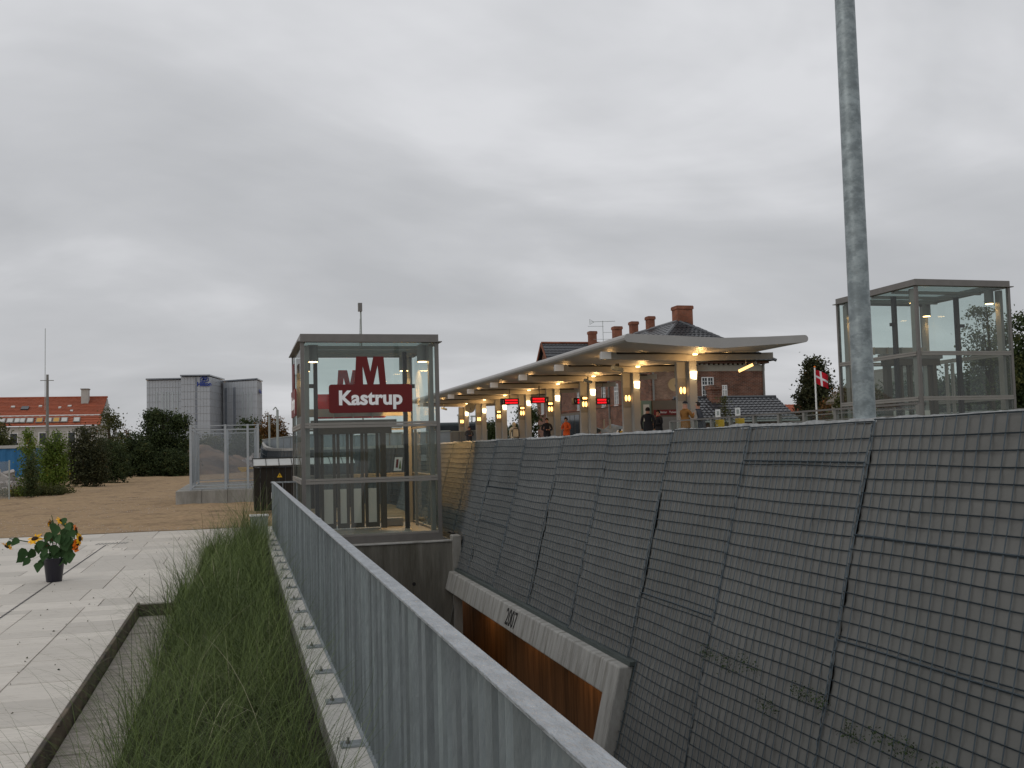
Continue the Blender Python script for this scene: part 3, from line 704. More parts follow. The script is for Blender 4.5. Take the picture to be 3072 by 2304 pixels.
    for cx_ in (LW - .36, LW - .18): B('side_strut', 'frame_l', cx_, cx_ + .05, 1.9, 1.98, -.02, 2.0)
    # round downlights
    for (cx_, cy_) in ((.26, .42), (LW - .25, .42), (.26, LD - .5), (LW - .25, LD - .5)):
        b = MB(); b.tube([(x + cx_, y + cy_, z + LH - .34), (x + cx_, y + cy_, z + LH - .02)], .105, 20); d = b.build('downlight', 'coldark', t, smooth=40)
        b = MB(); b.disc((x + cx_, y + cy_, z + LH - .341), (0, 0, -1), .088, 20, .006); b.build('lamp_disc', 'spot', d)
        spotlamp('downlight_lamp', (x + cx_, y + cy_, z + LH - .36), (x + cx_, y + cy_, z), 26, 125, parent=d, size=.08)
    return t
lift = make_lift((1.12, 19.0, 0), 'glass lift tower at the end of the galvanised railing, carrying the station name sign')
l2 = copy_tree(lift); l2.location = (15.15, 19.6, 1.42); l2['label'] = 'glass lift tower high on the platform, behind the tall zinc mast at the right'

# name signs of the near lift
def msign(name, label, o, ux, nx, s=1.0, body=True, mm='maroon'):
    """o: lower-left corner; ux: direction of reading; nx: towards the viewer"""
    o = Vector(o); ux = Vector(ux); nx = Vector(nx); t = thing(name, o, label, 'station sign')
    W_, H_ = 1.58 * s, .54 * s; r = .05 * s; pts = []
    for (cx_, cz_, a0) in ((r, r, 180), (W_ - r, r, 270), (W_ - r, H_ - r, 0), (r, H_ - r, 90)):
        for k in range(5):
            a = R(a0 + k * 22.5); pts.append(o + ux * (cx_ + r * math.cos(a)) + Vector((0, 0, cz_ + r * math.sin(a))))
    b = MB(); b.prism(pts, nx * .025); b.build('sign_board', mm, t)
    zo = H_; xo = .50 * s
    Mp = [((px - 680) * .001708 - xo / s, (1003 - py) * .001708 - .004) for px, py in ((965, 1005), (985, 690), (1105, 690), (1140, 862), (1176, 690), (1290, 690), (1315, 1005), (1242, 1005), (1222, 788), (1172, 1005), (1106, 1005), (1053, 788), (1058, 1005))]
    b = MB(); pts = [o + ux * (xo + px * s) + Vector((0, 0, zo + pz * s)) + nx * .002 for px, pz in Mp]
    tri = [(0, 1, 11, 12), (1, 2, 11), (2, 3, 10, 11), (3, 9, 10), (3, 4, 8, 9), (4, 5, 8), (5, 6, 7, 8)]
    n = len(pts); q = [p + nx * .022 for p in pts]
    b.add(pts + q, [tuple(reversed(f)) for f in tri] + [tuple(i + n for i in f) for f in tri] + [(i, (i + 1) % n, n + (i + 1) % n, n + i) for i in range(n)])
    b.build('metro_letter', mm, t)
    if body:
        text('station_name', 'Kastrup', .375 * s, o + ux * (W_ / 2 - .01) + Vector((0, 0, H_ * .50)) + nx * .028, ux, (0, 0, 1), 'sign_white', t, .003, .012, 1.02)
    return t
msign('name_sign', 'maroon Kastrup sign with a tall letter M on the front glass of the near lift', (1.635, 18.975, 2.30), (1, 0, 0), (0, -1, 0))
msign('name_sign', 'sign painted lamplit red with a letter M on the rear glass of the near lift', (3.17, 22.215, 2.30), (-1, 0, 0), (0, 1, 0), body=False, mm='redlit')
msign('name_sign', 'maroon sign seen edge on at the left side of the near lift', (1.095, 21.6, 2.30), (0, -1, 0), (-1, 0, 0))
t = thing('leaflet', (3.0, 20.1, 1.2), 'small white leaflet taped aslant inside the near lift glass', 'poster')
p0 = Vector((2.98, 19.95, 1.16)); ux = Vector((.97, 0, .0)); 
b = MB(); b.prism([p0, p0 + Vector((.155, 0, 0)), p0 + Vector((.185, 0, .27)), p0 + Vector((.03, 0, .27))], (0, .004, 0)); b.build('sheet', 'white', t)
b = MB(); b.prism([p0 + Vector((.04, -.003, .06)), p0 + Vector((.085, -.003, .06)), p0 + Vector((.105, -.003, .23)), p0 + Vector((.06, -.003, .23))], (0, .001, 0)); b.build('red_print', 'maroon', t)
b = MB(); b.prism([p0 + Vector((.105, -.003, .04)), p0 + Vector((.15, -.003, .04)), p0 + Vector((.14, -.003, .2)), p0 + Vector((.13, -.003, .2))], (0, .001, 0)); b.build('green_print', 'leafB', t)
spotlamp('glow', (3.42, 21.0, 3.35), (4.62, 21.75, .9), 420, 98, (1, .52, .16), parent=lift.children[0], blend=.12, size=.03).name = 'added_patch_spot'  # extra spot, added to throw the orange patch on the wall

# ------------------------------------------------------------------ galvanised railing
RX, RZ0, RZ1 = .64, .075, .985
rl = thing('railing', (RX, 10, 0), 'long galvanised blade railing running from the near right down to the glass lift', 'railing')
bl = MB(); bl.box(-.014, .040, -.004, .004, RZ0, RZ1 + .003)
blade_me = bpy.data.meshes.new('blade'); blade_me.from_pydata(bl.v, [], bl.f)
def bladed():
    m = mat('blade_zinc', (.25, .285, .29), .55, .3, var=.2, vscale=9, stretch=(1, 1, .3), bump=.25, bscale=60, spec=.4, dark=(.19, .21, .22), dscale=3.5, dpos=(.42, .72))
    t = m.node_tree; oi = t.nodes.new('ShaderNodeObjectInfo'); vm = [n for n in t.nodes if n.type == 'VECT_MATH'][0]
    mr = t.nodes.new('ShaderNodeMapRange'); mr.inputs['To Min'].default_value = .70; mr.inputs['To Max'].default_value = 1.2; t.links.new(oi.outputs['Random'], mr.inputs[0])
    old = vm.inputs['Scale'].links[0].from_socket; mu = t.nodes.new('ShaderNodeMath'); mu.operation = 'MULTIPLY'
    t.links.new(old, mu.inputs[0]); t.links.new(mr.outputs[0], mu.inputs[1]); t.links.new(mu.outputs[0], vm.inputs['Scale']); return m
MT['blade'] = bladed(); blade_me.materials.append(MT['blade'])
y = 1.45; nb = 0
while y < 20.9:
    o = bpy.data.objects.new('blade', blade_me); COL.objects.link(o); o.parent = rl
    o.location = (0, y - 10 + random.uniform(-.006, .006), 0); o.rotation_euler = (0, 0, random.uniform(-.14, .14) - .26); y += .074 if y < 18 else .09; nb += 1
y = .9; k = 0
while y < 20.9:
    y1 = min(y + 3.05, 20.93)
    b = MB(); b.cbox(RX - .019, RX + .049, y + .0015, y1 - .0015, RZ1 + .004, RZ1 + .014, .002); b.build('handrail', 'galv_cap', rl)
    b = MB(); b.box(RX - .03, RX + .02, y, y1, RZ0 + .0, RZ0 + .008); b.build('bottom_bar', 'galv', rl)
    y = y1
b = MB(); b.box(RX - .021, RX + .051, 8.9, 9.12, RZ1 + .002, RZ1 + .0165); b.build('splice_plate', 'galv', rl)
for i in range(18):
    y = 2.75 + i * .93 + (.0 if i % 2 else .04)
    if y > 20.6: break
    ps = MB(); ps.box(RX - .012, RX + .04, y, y + .03, .012, RZ0 + .04); ps = ps.build('post', 'galv', rl)
    b = MB(); b.cbox(RX - .125, RX + .06, y - .03, y + .075, .0015, .013, .002); b.build('foot_plate', 'galv', ps)
    b = MB(); b.tube([(RX - .085, y + .02, .013), (RX - .085, y + .02, .026)], .014, 6); b.tube([(RX - .085, y + .02, .026), (RX - .085, y + .02, .045)], .006, 6); b.build('bolt', 'coldark', ps)
# end return
b = MB(); b.box(RX - .03, RX + .5, 20.93, 20.955, RZ1 - .02, RZ1 + .01); b.box(RX + .475, RX + .5, 20.93, 20.955, 0, RZ1 - .02); b.box(RX + .2, RX + .215, 20.93, 20.955, .1, RZ1 - .02); b.build('end_return', 'galv_cap', rl)
b = MB(); b.box(RX - .035, RX - .033, 20.3, 20.42, .68, .80); b.build('white_sticker', 'white', rl)

# ------------------------------------------------------------------ planting: arching grass
def grass():
    n = 0; Vs = []; Fs = []
    cl = []
    y = 2.6
    while y < 18.0:
        for x in np.arange(-.58 if y < 13 else -.44, .30, .17):
            cl.append((x + rng.uniform(-.07, .07), y + rng.uniform(-.1, .1)))
        y += .19
    for k in range(16): cl.append((rng.uniform(.02, .42), 18.2 + rng.uniform(-.1, 1.1)))
    tot = 0; far_ = len(cl); cl += [(rng.uniform(-.1, .42), rng.uniform(17.2, 19.6)) for _ in range(22)]
    for ci, (cx_, cy_) in enumerate(cl):
        near = cy_ < 9
        nb_ = 34 if near else 30
        wdt = .0014 if near else .0021
        a = rng.uniform(0, 2 * math.pi, nb_); L_ = rng.uniform(.25, .68, nb_)
        long_ = rng.random(nb_) < .22; L_ = np.where(long_, rng.uniform(.75, 1.15, nb_), L_)
        lean = rng.uniform(.5, 1.6, nb_) * np.where(long_, .85, 1); x0 = cx_ + rng.normal(0, .05, nb_); y0 = cy_ + rng.normal(0, .05, nb_)
        if ci >= far_: L_ = L_ * 1.35 + .1; lean = lean * .75
        S = 8; tt = np.linspace(0, 1, S)
        # blade curve: starts steep and bends over
        ang0 = R(82) - lean * .25; ang1 = ang0 - lean * 1.7
        ang = ang0[:, None] + (ang1 - ang0)[:, None] * tt[None] ** 1.3
        dl = L_[:, None] / (S - 1)
        rad = np.concatenate([np.zeros((nb_, 1)), np.cumsum(np.cos(ang[:, :-1]) * dl, 1)], 1); hz = np.concatenate([np.zeros((nb_, 1)), np.cumsum(np.sin(ang[:, :-1]) * dl, 1)], 1)
        px = x0[:, None] + rad * np.cos(a)[:, None]; py = y0[:, None] + rad * np.sin(a)[:, None]; pz = -.12 + np.maximum(hz, 0.0 + .01)
        wv = wdt * (1 - tt ** 2 * .85)[None] * rng.uniform(.7, 1.4, nb_)[:, None]
        sx_ = -np.sin(a)[:, None] * wv; sy_ = np.cos(a)[:, None] * wv
        A = np.stack([px - sx_, py - sy_, pz], -1); B_ = np.stack([px + sx_, py + sy_, pz], -1)
        V = np.stack([A, B_], 2).reshape(nb_, S * 2, 3)
        idx = np.arange(nb_)[:, None, None] * (S * 2) + tot
        q = np.array([[2 * i, 2 * i + 1, 2 * i + 3, 2 * i + 2] for i in range(S - 1)])[None]
        Fs.append((idx + q).reshape(-1, 4)); Vs.append(V.reshape(-1, 3)); tot += nb_ * S * 2
    V = np.concatenate(Vs); 
    V[:, 0] = np.where(V[:, 0] > .615, .615 - (V[:, 0] - .615) * .15 * (V[:, 2] < .95), V[:, 0])
    print('grass blades', tot // 12); rawmesh('grass_bed', V, np.concatenate(Fs), 'grass', kind='stuff')
grass()

# ------------------------------------------------------------------ sunflower bucket
def sunflowers():
    bx, by = -2.33, 14.15
    t = thing('flower_bucket', (bx, by, 0), 'black bucket of drooping sunflowers standing on the pale plaza paving', 'flower bucket')
    b = MB(); b.tube([(bx, by, .002), (bx, by, .29), (bx, by, .30)], [.095, .128, .135], 24); b.build('bucket', 'bucket', t, smooth=40)
    rnd = random.Random(3)
    F = 2986 / 14.6
    def at_(cx_, cz_, dy=0): return Vector((bx + cx_ * (1.12 if cz_ > .3 else 1), by + dy, cz_ if cz_ < .4 else .4 + (cz_ - .4) * .93))
    # flower heads (dx, z, dy, facing) read from the photograph
    heads = [(-.50, .50, .0, (-.5, -.4, -.7), .065), (-.20, .60, -.04, (-.1, -.5, .9), .085), (.28, .57, -.05, (.9, -.3, .1), .07), (.26, .50, -.06, (.9, -.5, -.1), .06), (.23, .71, .0, (1, -.1, .1), .055), (.08, .85, -.02, (.5, -.3, .7), .06), (-.06, .82, .02, (-.8, .1, .4), .04), (.0, .52, -.1, (.1, -.9, .2), .05), (.24, .43, -.05, (.8, -.5, .1), .045)]
    for i, (dx, z, dy, f, r) in enumerate(heads):
        if i in (7,): continue
        r *= .86; z = .30 + (z - .30) * .92; c = at_(dx, z, dy); f = Vector(f).normalized()
        st = MB(); m1 = at_(dx * .4, .42 + (z - .3) * .5, dy * .4); m2 = c + Vector((0, 0, .06)) - f * .05
        st.tube([at_(dx * .1, .22), m1, m2, c - f * .012], .007, 6); st = st.build('stem', 'bleaf', t, smooth=True)
        a = f.orthogonal().normalized(); bb = f.cross(a)
        b = MB(); b.tube([c - f * .02, c, c + f * .012], [r * .45, r * .6, r * .5], 12); b.build('flower_centre', 'seed', st, smooth=True)
        b = MB()
        for k in range(22):
            an = k * 2 * math.pi / 22 + rnd.uniform(-.1, .1); d = a * math.cos(an) + bb * math.sin(an); s_ = f.cross(d); rr_ = r * rnd.uniform(1.15, 1.65); dr = -f * rnd.uniform(-.01, .03)
            b.add([c + d * r * .5 - s_ * .006, c + d * r * .5 + s_ * .006, c + d * rr_ * .8 + s_ * .012 + dr * .5, c + d * rr_ + dr, c + d * rr_ * .8 - s_ * .012 + dr * .5], [(0, 1, 2, 3, 4)])
        b.build('petals', 'petal' if i not in (3, 4, 8) else 'orange', st)
    # broad drooping leaves
    lv = [(-.36, .60, .10), (-.30, .44, .15), (-.24, .33, .10), (-.16, .27, .11), (-.30, .36, .10), (.04, .76, .12), (.10, .70, .13), (.15, .78, .11), (.14, .62, .13), (.05, .62, .12), (-.04, .66, .12), (.18, .54, .12), (.12, .46, .13), (.05, .42, .12), (.18, .38, .13), (.02, .36, .10), (-.08, .40, .11), (-.10, .52, .12), (-.18, .50, .10), (-.44, .57, .06), (.12, .35, .10), (.08, .83, .09), (.18, .68, .1), (-.06, .33, .09), (.1, .30, .08), (-.22, .42, .12), (.0, .48, .12), (.13, .55, .12)]
    lv = lv + [(a_ + rnd.uniform(-.05, .05), b_ + rnd.uniform(-.05, .05), c_ * .9) for (a_, b_, c_) in lv if a_ > -.2]
    for (dx, z, s) in lv:
        c = at_(dx, z, rnd.uniform(-.13, .10)); d = Vector((dx * 1.3 + rnd.uniform(-.3, .3), rnd.uniform(-.4, .1), -rnd.uniform(.5, 1.2))).normalized(); sd_ = d.cross(Vector((rnd.uniform(-.4, .4), 1, .2))).normalized()
        n_ = d.cross(sd_).normalized(); b = MB(); vs = []
        prof = [(0, .0), (.12, .38), (.35, .5), (.6, .4), (.85, .18), (1.05, .0)]
        L_ = s * 1.25
        for (u, w_) in prof:
            cc = c + d * u * L_ + n_ * (.10 * u * u * s * 3)
            vs += [cc - sd_ * w_ * s * rnd.uniform(.8, 1.1) + n_ * w_ * s * .3, cc, cc + sd_ * w_ * s * rnd.uniform(.8, 1.1) + n_ * w_ * s * .3]
        fs = []
        for i in range(5): a = i * 3; fs += [(a, a + 1, a + 4, a + 3), (a + 1, a + 2, a + 5, a + 4)]
        b.add(vs, fs); b.build('leaf', 'bleaf', t, smooth=True)
    b = MB()
    for i in range(90):
        p = at_(rnd.uniform(-.15, .12), rnd.uniform(.45, .62), rnd.uniform(-.12, .02)); v = [Vector((rnd.uniform(-1, 1), rnd.uniform(-1, 1), rnd.uniform(-1, 1))).normalized() * .013 for _ in range(2)]
        b.add([p, p + v[0], p + v[0] + v[1], p + v[1]], [(0, 1, 2, 3)])
    b.build('dried_blooms', 'redflower', t, kind='stuff')
    b = MB()
    for k in range(2): b.tube([at_(rnd.uniform(-.05, .05), .3), at_(.0 + k * .01, .7), at_(-.05 + k * .02, .84 + .05 * k)], .004, 4)
    b.build('bare_stems', 'bleaf', t)
sunflowers()
b = MB(); rnd = random.Random(8)
for i in range(60):
    p = Vector((-3.02 + rnd.gauss(0, .06), 11.62 + rnd.gauss(0, .12), .01 + abs(rnd.gauss(0, .03)))); v = [Vector((rnd.uniform(-1, 1), rnd.uniform(-1, 1), rnd.uniform(-.5, .8))).normalized() * .022 for _ in range(2)]
    b.add([p, p + v[0], p + v[0] + v[1], p + v[1]], [(0, 1, 2, 3)])
tag(b.build('flower_cutting', 'redflower'), 'dry dark red flower cutting lying on the paving at the left edge', 'flowers')
b = MB(); p = Vector((-2.13, 8.15, .006)); b.add([p, p + Vector((.05, -.01, .01)), p + Vector((.10, .03, .012)), p + Vector((.05, .05, .03)), p + Vector((.03, .11, .09))], [(0, 1, 2, 3), (2, 3, 4)]); tag(b.build('green_leaf', 'leafB'), 'single fresh green leaf lying on the paving at the left edge', 'leaf')

# ------------------------------------------------------------------ cabinet, shed, plinth and cage
t = thing('electrical_cabinet', (.35, 19.9, 0), 'small pale grey green cabinet behind the grass at the railing end', 'cabinet')
b = MB(); b.box(.19, .52, 19.85, 20.1, 0, .37); b.build('body', 'cab', t); b = MB(); b.cbox(.175, .535, 19.835, 20.115, .372, .40, .008); b.build('lid', 'white', t)
t = thing('black_shed', (1.7, 28, 0), 'low black boarded shed with pale lid and warning triangle behind the near lift', 'shed')
SY = 27.35
xk = .37
while xk < 2.98:
    b = MB(); b.box(xk, min(xk + .155, 2.99), SY + random.uniform(0, .012), SY + .03, 0.05, 1.19); b.build('board', 'shed', t); xk += .163
for sx0 in (.37, 2.97):
    yk = SY + .04
    while yk < SY + 1.3: b = MB(); b.box(sx0, sx0 + .03, yk, yk + .155, .05, 1.19); b.build('board', 'shed', t); yk += .163
b = MB(); b.box(.34, 3.03, SY - .05, SY + .02, 1.20, 1.235); b.build('eaves_board', 'shed', t)
for k in range(8):
    x0 = .345 + k * .337; b = MB(); b.prism([(x0 + .008, SY - .06, 1.237), (x0 + .329, SY - .06, 1.237), (x0 + .329, SY + .55, 1.40), (x0 + .008, SY + .55, 1.40)], (0, 0, .015)); b.build('lid_panel', 'shedlid', t)
    b = MB(); b.bar((x0, SY - .06, 1.255), (x0, SY + .55, 1.418), .016, .02); b.build('lid_rib', 'shed', t)
b = MB(); b.box(.33, 3.04, SY + .55, SY + .62, 1.38, 1.44); b.build('ridge', 'shed', t)
b = MB(); b.prism([(.96, SY - .003, .92), (1.10, SY - .003, .92), (1.03, SY - .003, 1.045)], (0, .003, 0)); wt = b.build('warning_triangle', 'yellow', t)
b = MB(); b.prism([(1.035, SY - .006, 1.01), (1.015, SY - .006, .972), (1.032, SY - .006, .972), (1.022, SY - .006, .935), (1.05, SY - .006, .985), (1.034, SY - .006, .985)], (0, .002, 0)); b.build('lightning_bolt', 'black', wt)
t = thing('concrete_plinth', (-.7, 36, 0), 'long low pale concrete plinth on the gravel under the mesh cage', 'plinth')
for k in range(4):
    x0 = -1.93 + k * .78; b = MB(); b.cbox(x0 + .006, x0 + .774, 32.78, 40.3, -.03, .455, .012); b.build('concrete_block', 'conc', t)
t = thing('mesh_cage', (-.45, 36, .46), 'galvanised cage of fine perforated sheets standing on the concrete plinth', 'cage')
CX0, CX1, CY0, CY1, CZ0, CZ1 = -1.49, .58, 33.15, 39.4, .46, 2.5
for (x_, y_) in ((CX0, CY0), (-.43, CY0), (.26, CY0), (CX1, CY0), (CX0, CY1), (-.43, CY1), (CX1, CY1), (CX0, 36.2), (CX1, 36.2)):
    b = MB(); b.box(x_ - .035, x_ + .035, y_ - .035, y_ + .035, CZ0, CZ1 + .02); b.build('cage_post', 'cage', t)
for z_ in (.50, .60, 2.36, 2.49):
    for (p, q) in (((CX0 + .035, CY0, z_), (CX1 - .035, CY0, z_)), ((CX0 + .035, CY1, z_), (CX1 - .035, CY1, z_)), ((CX0, CY0 + .035, z_), (CX0, CY1 - .035, z_)), ((CX1, CY0 + .035, z_), (CX1, CY1 - .035, z_))):
        b = MB(); b.bar(p, q, .03); b.build('cage_rail', 'cage', t)
for (p, q) in (((CX0, CY0), (-.43, CY0)), ((-.43, CY0), (.26, CY0)), ((.26, CY0), (CX1, CY0)), ((CX0, CY0), (CX0, 36.2)), ((CX0, 36.2), (CX0, CY1)), ((CX1, CY0), (CX1, 36.2)), ((CX1, 36.2), (CX1, CY1)), ((CX0, CY1), (-.43, CY1)), ((-.43, CY1), (CX1, CY1))):
    b = MB(); e_ = Vector((.0, .0, 0)); b.add([(p[0], p[1] + .01, .62), (q[0], q[1] + .01, .62), (q[0], q[1] + .01, 2.34), (p[0], p[1] + .01, 2.34)], [(0, 1, 2, 3)]); b.build('mesh_sheet', 'cagemesh', t)

# ------------------------------------------------------------------ tall mast
b = MB(); b.tube([(4.80, 6.9, 1.1), (4.80, 6.9, 1.73), (4.80, 6.9, 9.6)], [.088, .087, .066], 28)
t = thing('zinc_mast', (4.80, 6.9, 1.1), 'tall tapering galvanised mast rising behind the wire mesh wall at the right', 'mast')
b.build('mast_tube', 'mast', t, smooth=40)
b = MB(); b.tube([(4.80, 6.9, 1.1), (4.80, 6.9, 1.745)], .115, 24); b.build('base_collar', 'galv', t, smooth=40)

# ------------------------------------------------------------------ platform, fence, canopy
PZ_ = 1.28
pf = MB(); pf.box(13.3, 20.2, 18.5, 110, .4, PZ_); pf.build('station_platform', 'platform', kind='structure')
t = thing('platform_fence', (13.25, 25, PZ_), 'grey metal guard fence along the near edge of the platform', 'fence')
ys = [17.2, 18.75, 20.1, 21.42, 22.6, 23.87, 25.2, 26.35, 27.5, 29.2]
for i, y in enumerate(ys):
    b = MB(); b.box(13.2, 13.29, y - .04, y + .06, .9, 2.23); b.build('fence_post', 'coldark', t)
    if i < len(ys) - 1:
        b = MB(); b.box(13.19, 13.27, y, ys[i + 1], 2.225, 2.265); b.build('top_rail', 'frame', t)
        b = MB(); b.add([(13.245, y + .06, 1.3), (13.245, ys[i + 1] - .04, 1.3), (13.245, ys[i + 1] - .04, 2.2), (13.245, y + .06, 2.2)], [(0, 1, 2, 3)]); b.build('fence_pane', 'glass', t)
        for z_ in (1.75, 2.0, 2.14):
            if i < 4: b = MB(); b.box(13.235, 13.255, y + .06, ys[i + 1] - .04, z_, z_ + .02); b.build('fence_rod', 'coldark', t)
t = thing('side_fence', (20.4, 20, PZ_), 'grey rail fence on the far side of the platform behind the right lift', 'fence')
for i in range(9):
    y = 15.5 + i * 1.6; b = MB(); b.box(20.3, 20.36, y, y + .06, 1.2, 2.25); b.build('fence_post', 'coldark', t)
for z_ in (1.6, 1.85, 2.1, 2.22): b = MB(); b.box(20.31, 20.35, 15.5, 28.5, z_, z_ + .035); b.build('fence_rail', 'coldark', t)

CYs = [34.23 + 5.54 * i for i in range(8)]
C0, C1 = 31.8, 76.2
cn = thing('platform_canopy', (16.5, 31.8, PZ_), 'long grey gull wing canopy with warm lights over the station platform', 'canopy')
# cross section (X, Z): thin curved tips, a shallow V in the middle
top = [(12.93, 5.35), (16.5, 5.215), (19.76, 5.335)]
bot = [(19.74, 5.07), (18.2, 4.97), (16.5, 4.85), (14.6, 4.93), (12.93, 5.06)]
def arc(cx_, cz_, r, a0, a1, n=6): return [(cx_ + r * math.cos(R(a0 + (a1 - a0) * k / n)), cz_ + r * math.sin(R(a0 + (a1 - a0) * k / n))) for k in range(n + 1)]
sec = arc(12.94, 5.205, .145, 270, 90) + [(14.7, 5.285), (16.5, 5.215), (18.2, 5.265)] + arc(19.80, 5.20, .135, 90, -90) + [(18.2, 4.965), (16.5, 4.85), (14.7, 4.935)]
b = MB(); b.prism([(x, C0, z) for x, z in sec], (0, C1 - C0, 0)); o = b.build('canopy_shell', 'canopy', cn, smooth=25)
for i, cy in enumerate(CYs):
    # gull shaped cross beam under the shell
    b = MB(); b.prism([(12.80, cy - .09, 4.90), (12.80, cy - .09, 4.68), (16.5, cy - .09, 4.60), (19.84, cy - .09, 4.69), (19.84, cy - .09, 4.93), (16.5, cy - .09, 4.845), (13.2, cy - .09, 4.94)], (0, .18, 0)); b.build('cross_beam', 'beam', cn)
    b = MB(); b.box(12.78, 13.18, cy - .14, cy - .10, 4.68, 4.95); b.build('speaker_box', 'white', cn)
    b = MB(); b.box(13.4, 19.3, cy - .16, cy - .11, 4.86, 4.92); b.build('cable_tray', 'black', cn)
    c = thing('platform_column', (16.4, cy, PZ_), 'pale concrete column with a grey lamp panel, %s under the platform canopy' % ('nearest of the row', 'second of the row', 'third of the row', 'fourth of the row', 'fifth of the row', 'sixth of the row', 'seventh of the row', 'farthest of the row')[i], 'column', 'columns of the platform canopy')
    b = MB(); b.box(16.34, 16.64, cy + .0, cy + .30, PZ_, 4.60); b.build('shaft', 'colm', c)
    b = MB(); b.box(15.97, 16.41, cy + .31, cy + .47, PZ_, 4.60); b.build('lamp_panel', 'colm', c)
    b = MB(); b.box(15.975, 16.405, cy + .295, cy + .309, 3.12, 3.98); b.build('dark_band', 'coldark', c)
    # wall lantern on the column
    ly = cy - .10; b = MB(); zc_ = 4.09
    b.add([(16.40, ly, zc_ - .14), (16.58, ly, zc_ - .17), (16.58, cy, zc_ - .17), (16.40, cy, zc_ - .14), (16.37, ly, zc_ + .13), (16.61, ly, zc_ + .13), (16.61, cy, zc_ + .13), (16.37, cy, zc_ + .13)], [(0, 3, 2, 1), (4, 5, 6, 7), (0, 1, 5, 4), (1, 2, 6, 5), (2, 3, 7, 6), (3, 0, 4, 7)])
    b.build('lantern', 'lampw', c)
    for k, xo in enumerate((-.07, .07)):
        b = MB(); zc2 = 3.52; b.prism([(16.18 + xo + .05 * math.cos(a), cy + .28, zc2 + .13 * math.sin(a)) for a in np.linspace(0, 2 * math.pi, 13)[:-1]], (0, .014, 0)); b.build('oval_lamp', 'amber', c)
    if i in (2, 3, 4, 5):
        b = MB(); b.box(15.96, 16.38, cy + .23, cy + .292, 3.72, 3.90); q_ = b.build('small_display', 'black', c); b = MB(); b.box(16.06, 16.28, cy + .22, cy + .229, 3.76, 3.86); b.build('display_digits', 'amber', q_)
    # soffit spots
    for (sx_, sy_) in ((16.45, cy + .0 - .32), (13.9, cy + 2.3), (18.3, cy + 1.2)):
        if sy_ < C0 + .1: sy_ = C0 + .4
        zs_ = 4.835 if abs(sx_ - 16.5) < .3 else (4.90 if sx_ < 16 else 4.95)
        b = MB(); b.disc((sx_, sy_, zs_), (0, 0, -1), .09, 14, .02); b.build('soffit_spot', 'spot', cn)
    pl = bpy.data.lights.new('canopy_lamp', 'POINT'); pl.energy = 36; pl.color = (1, .56, .20); pl.shadow_soft_size = .12
    q = bpy.data.objects.new('canopy_lamp', pl); COL.objects.link(q); q.location = (16.4, cy - .9, 4.45)
    for (lx_, ly_, e_) in ((14.0, cy + 2.3, 17), (18.5, cy + 1.2, 14)):
        pl = bpy.data.lights.new('canopy_lamp', 'POINT'); pl.energy = e_; pl.color = (1, .56, .20); pl.shadow_soft_size = .1
        q = bpy.data.objects.new('canopy_lamp', pl); COL.objects.link(q); q.location = (lx_, ly_, 4.68)
# tube lamp hanging at the near right corner, one further down and one at the left far end
for (p, d, lb) in ((( 18.75, 34.3, 4.35), Vector((.62, -.55, .34)), 'glowing tube lamp hanging from the right end of the nearest canopy beam'),):
    t = thing('tube_lamp', p, lb, 'tube lamp'); p = Vector(p)
    b = MB(); b.tube([p - d * .34, p + d * .34], .055, 10); b.build('tube', 'tube', t); b = MB(); b.tube([p, p + Vector((0, 0, .35))], .018, 6); b.build('hanger', 'coldark', t)
    b = MB(); b.tube([p + d * .34, p + d * .48], .08, 10); b.build('end_cap', 'coldark', t)
for (p, lb) in ((at(1250 + 1515 / 2.949, 880 + 775 / 2.949, 44.0), 'small camera hanging from the canopy in front of the station wall'), (at(1250 + 243 / 2.949, 880 + 1020 / 2.949, 70.0), 'small camera hanging from the far left end of the canopy'),
                (at(1250 + 1775 / 2.949, 880 + 665 / 2.949, 37.5), 'largest hanging camera under the canopy, on a thick dark bracket')):
    t = thing('hanging_camera', p, lb, 'camera', 'cameras hanging from the canopy'); s = 1.0 if 'small' in lb else 1.25
    b = MB(); b.bar(p + Vector((-.2 * s, -.1, .04)), p + Vector((.2 * s, .1, -.06)), .12 * s, .12 * s); b.build('housing', 'cab', t)
    b = MB(); b.tube([p, (p.x, p.y, max(p.z + .2, 4.7))], .03 * s * (2 if s > 1 else 1), 6); b.build('hanger', 'black', t)
# clocks
def clock(c, r, nrm, label):
    c = Vector(c); nrm = Vector(nrm).normalized(); t = thing('platform_clock', c, label, 'clock', 'round clocks hanging over the platform')
    b = MB(); b.tube([c, c + nrm * .14], r, 32); b.build('case', 'frame_l', t, smooth=40)
    b = MB(); b.tube([c + nrm * .141, c + nrm * .146], r * .93, 32); b.build('dial', 'clock', t)
    sx_ = Vector((-nrm.y, nrm.x, 0)); f = c + nrm * .15
    b = MB(); b.bar(f, f + sx_ * r * .75, .03, .012); b.build('minute_hand', 'coldark', t); b = MB(); b.bar(f, f + sx_ * r * .15 - Vector((0, 0, r * .5)), .04, .012); b.build('hour_hand', 'coldark', t)
    b = MB(); b.tube([c + nrm * .07 + Vector((0, 0, r)), (c.x + nrm.x * .07, c.y + nrm.y * .07, c.z + r + .35)], .03, 8); b.build('hanger', 'coldark', t)
clock((16.2, 70.5, 4.42), .36, (-.25, -1, 0), 'far round yellow clock hanging over the left end of the platform')
clock(at(1900 + 462 / 3.687, 880 + 1012 / 3.687, 43.5), .33, (-.55, -1, 0), 'near round pale clock half hidden by the nearest column')
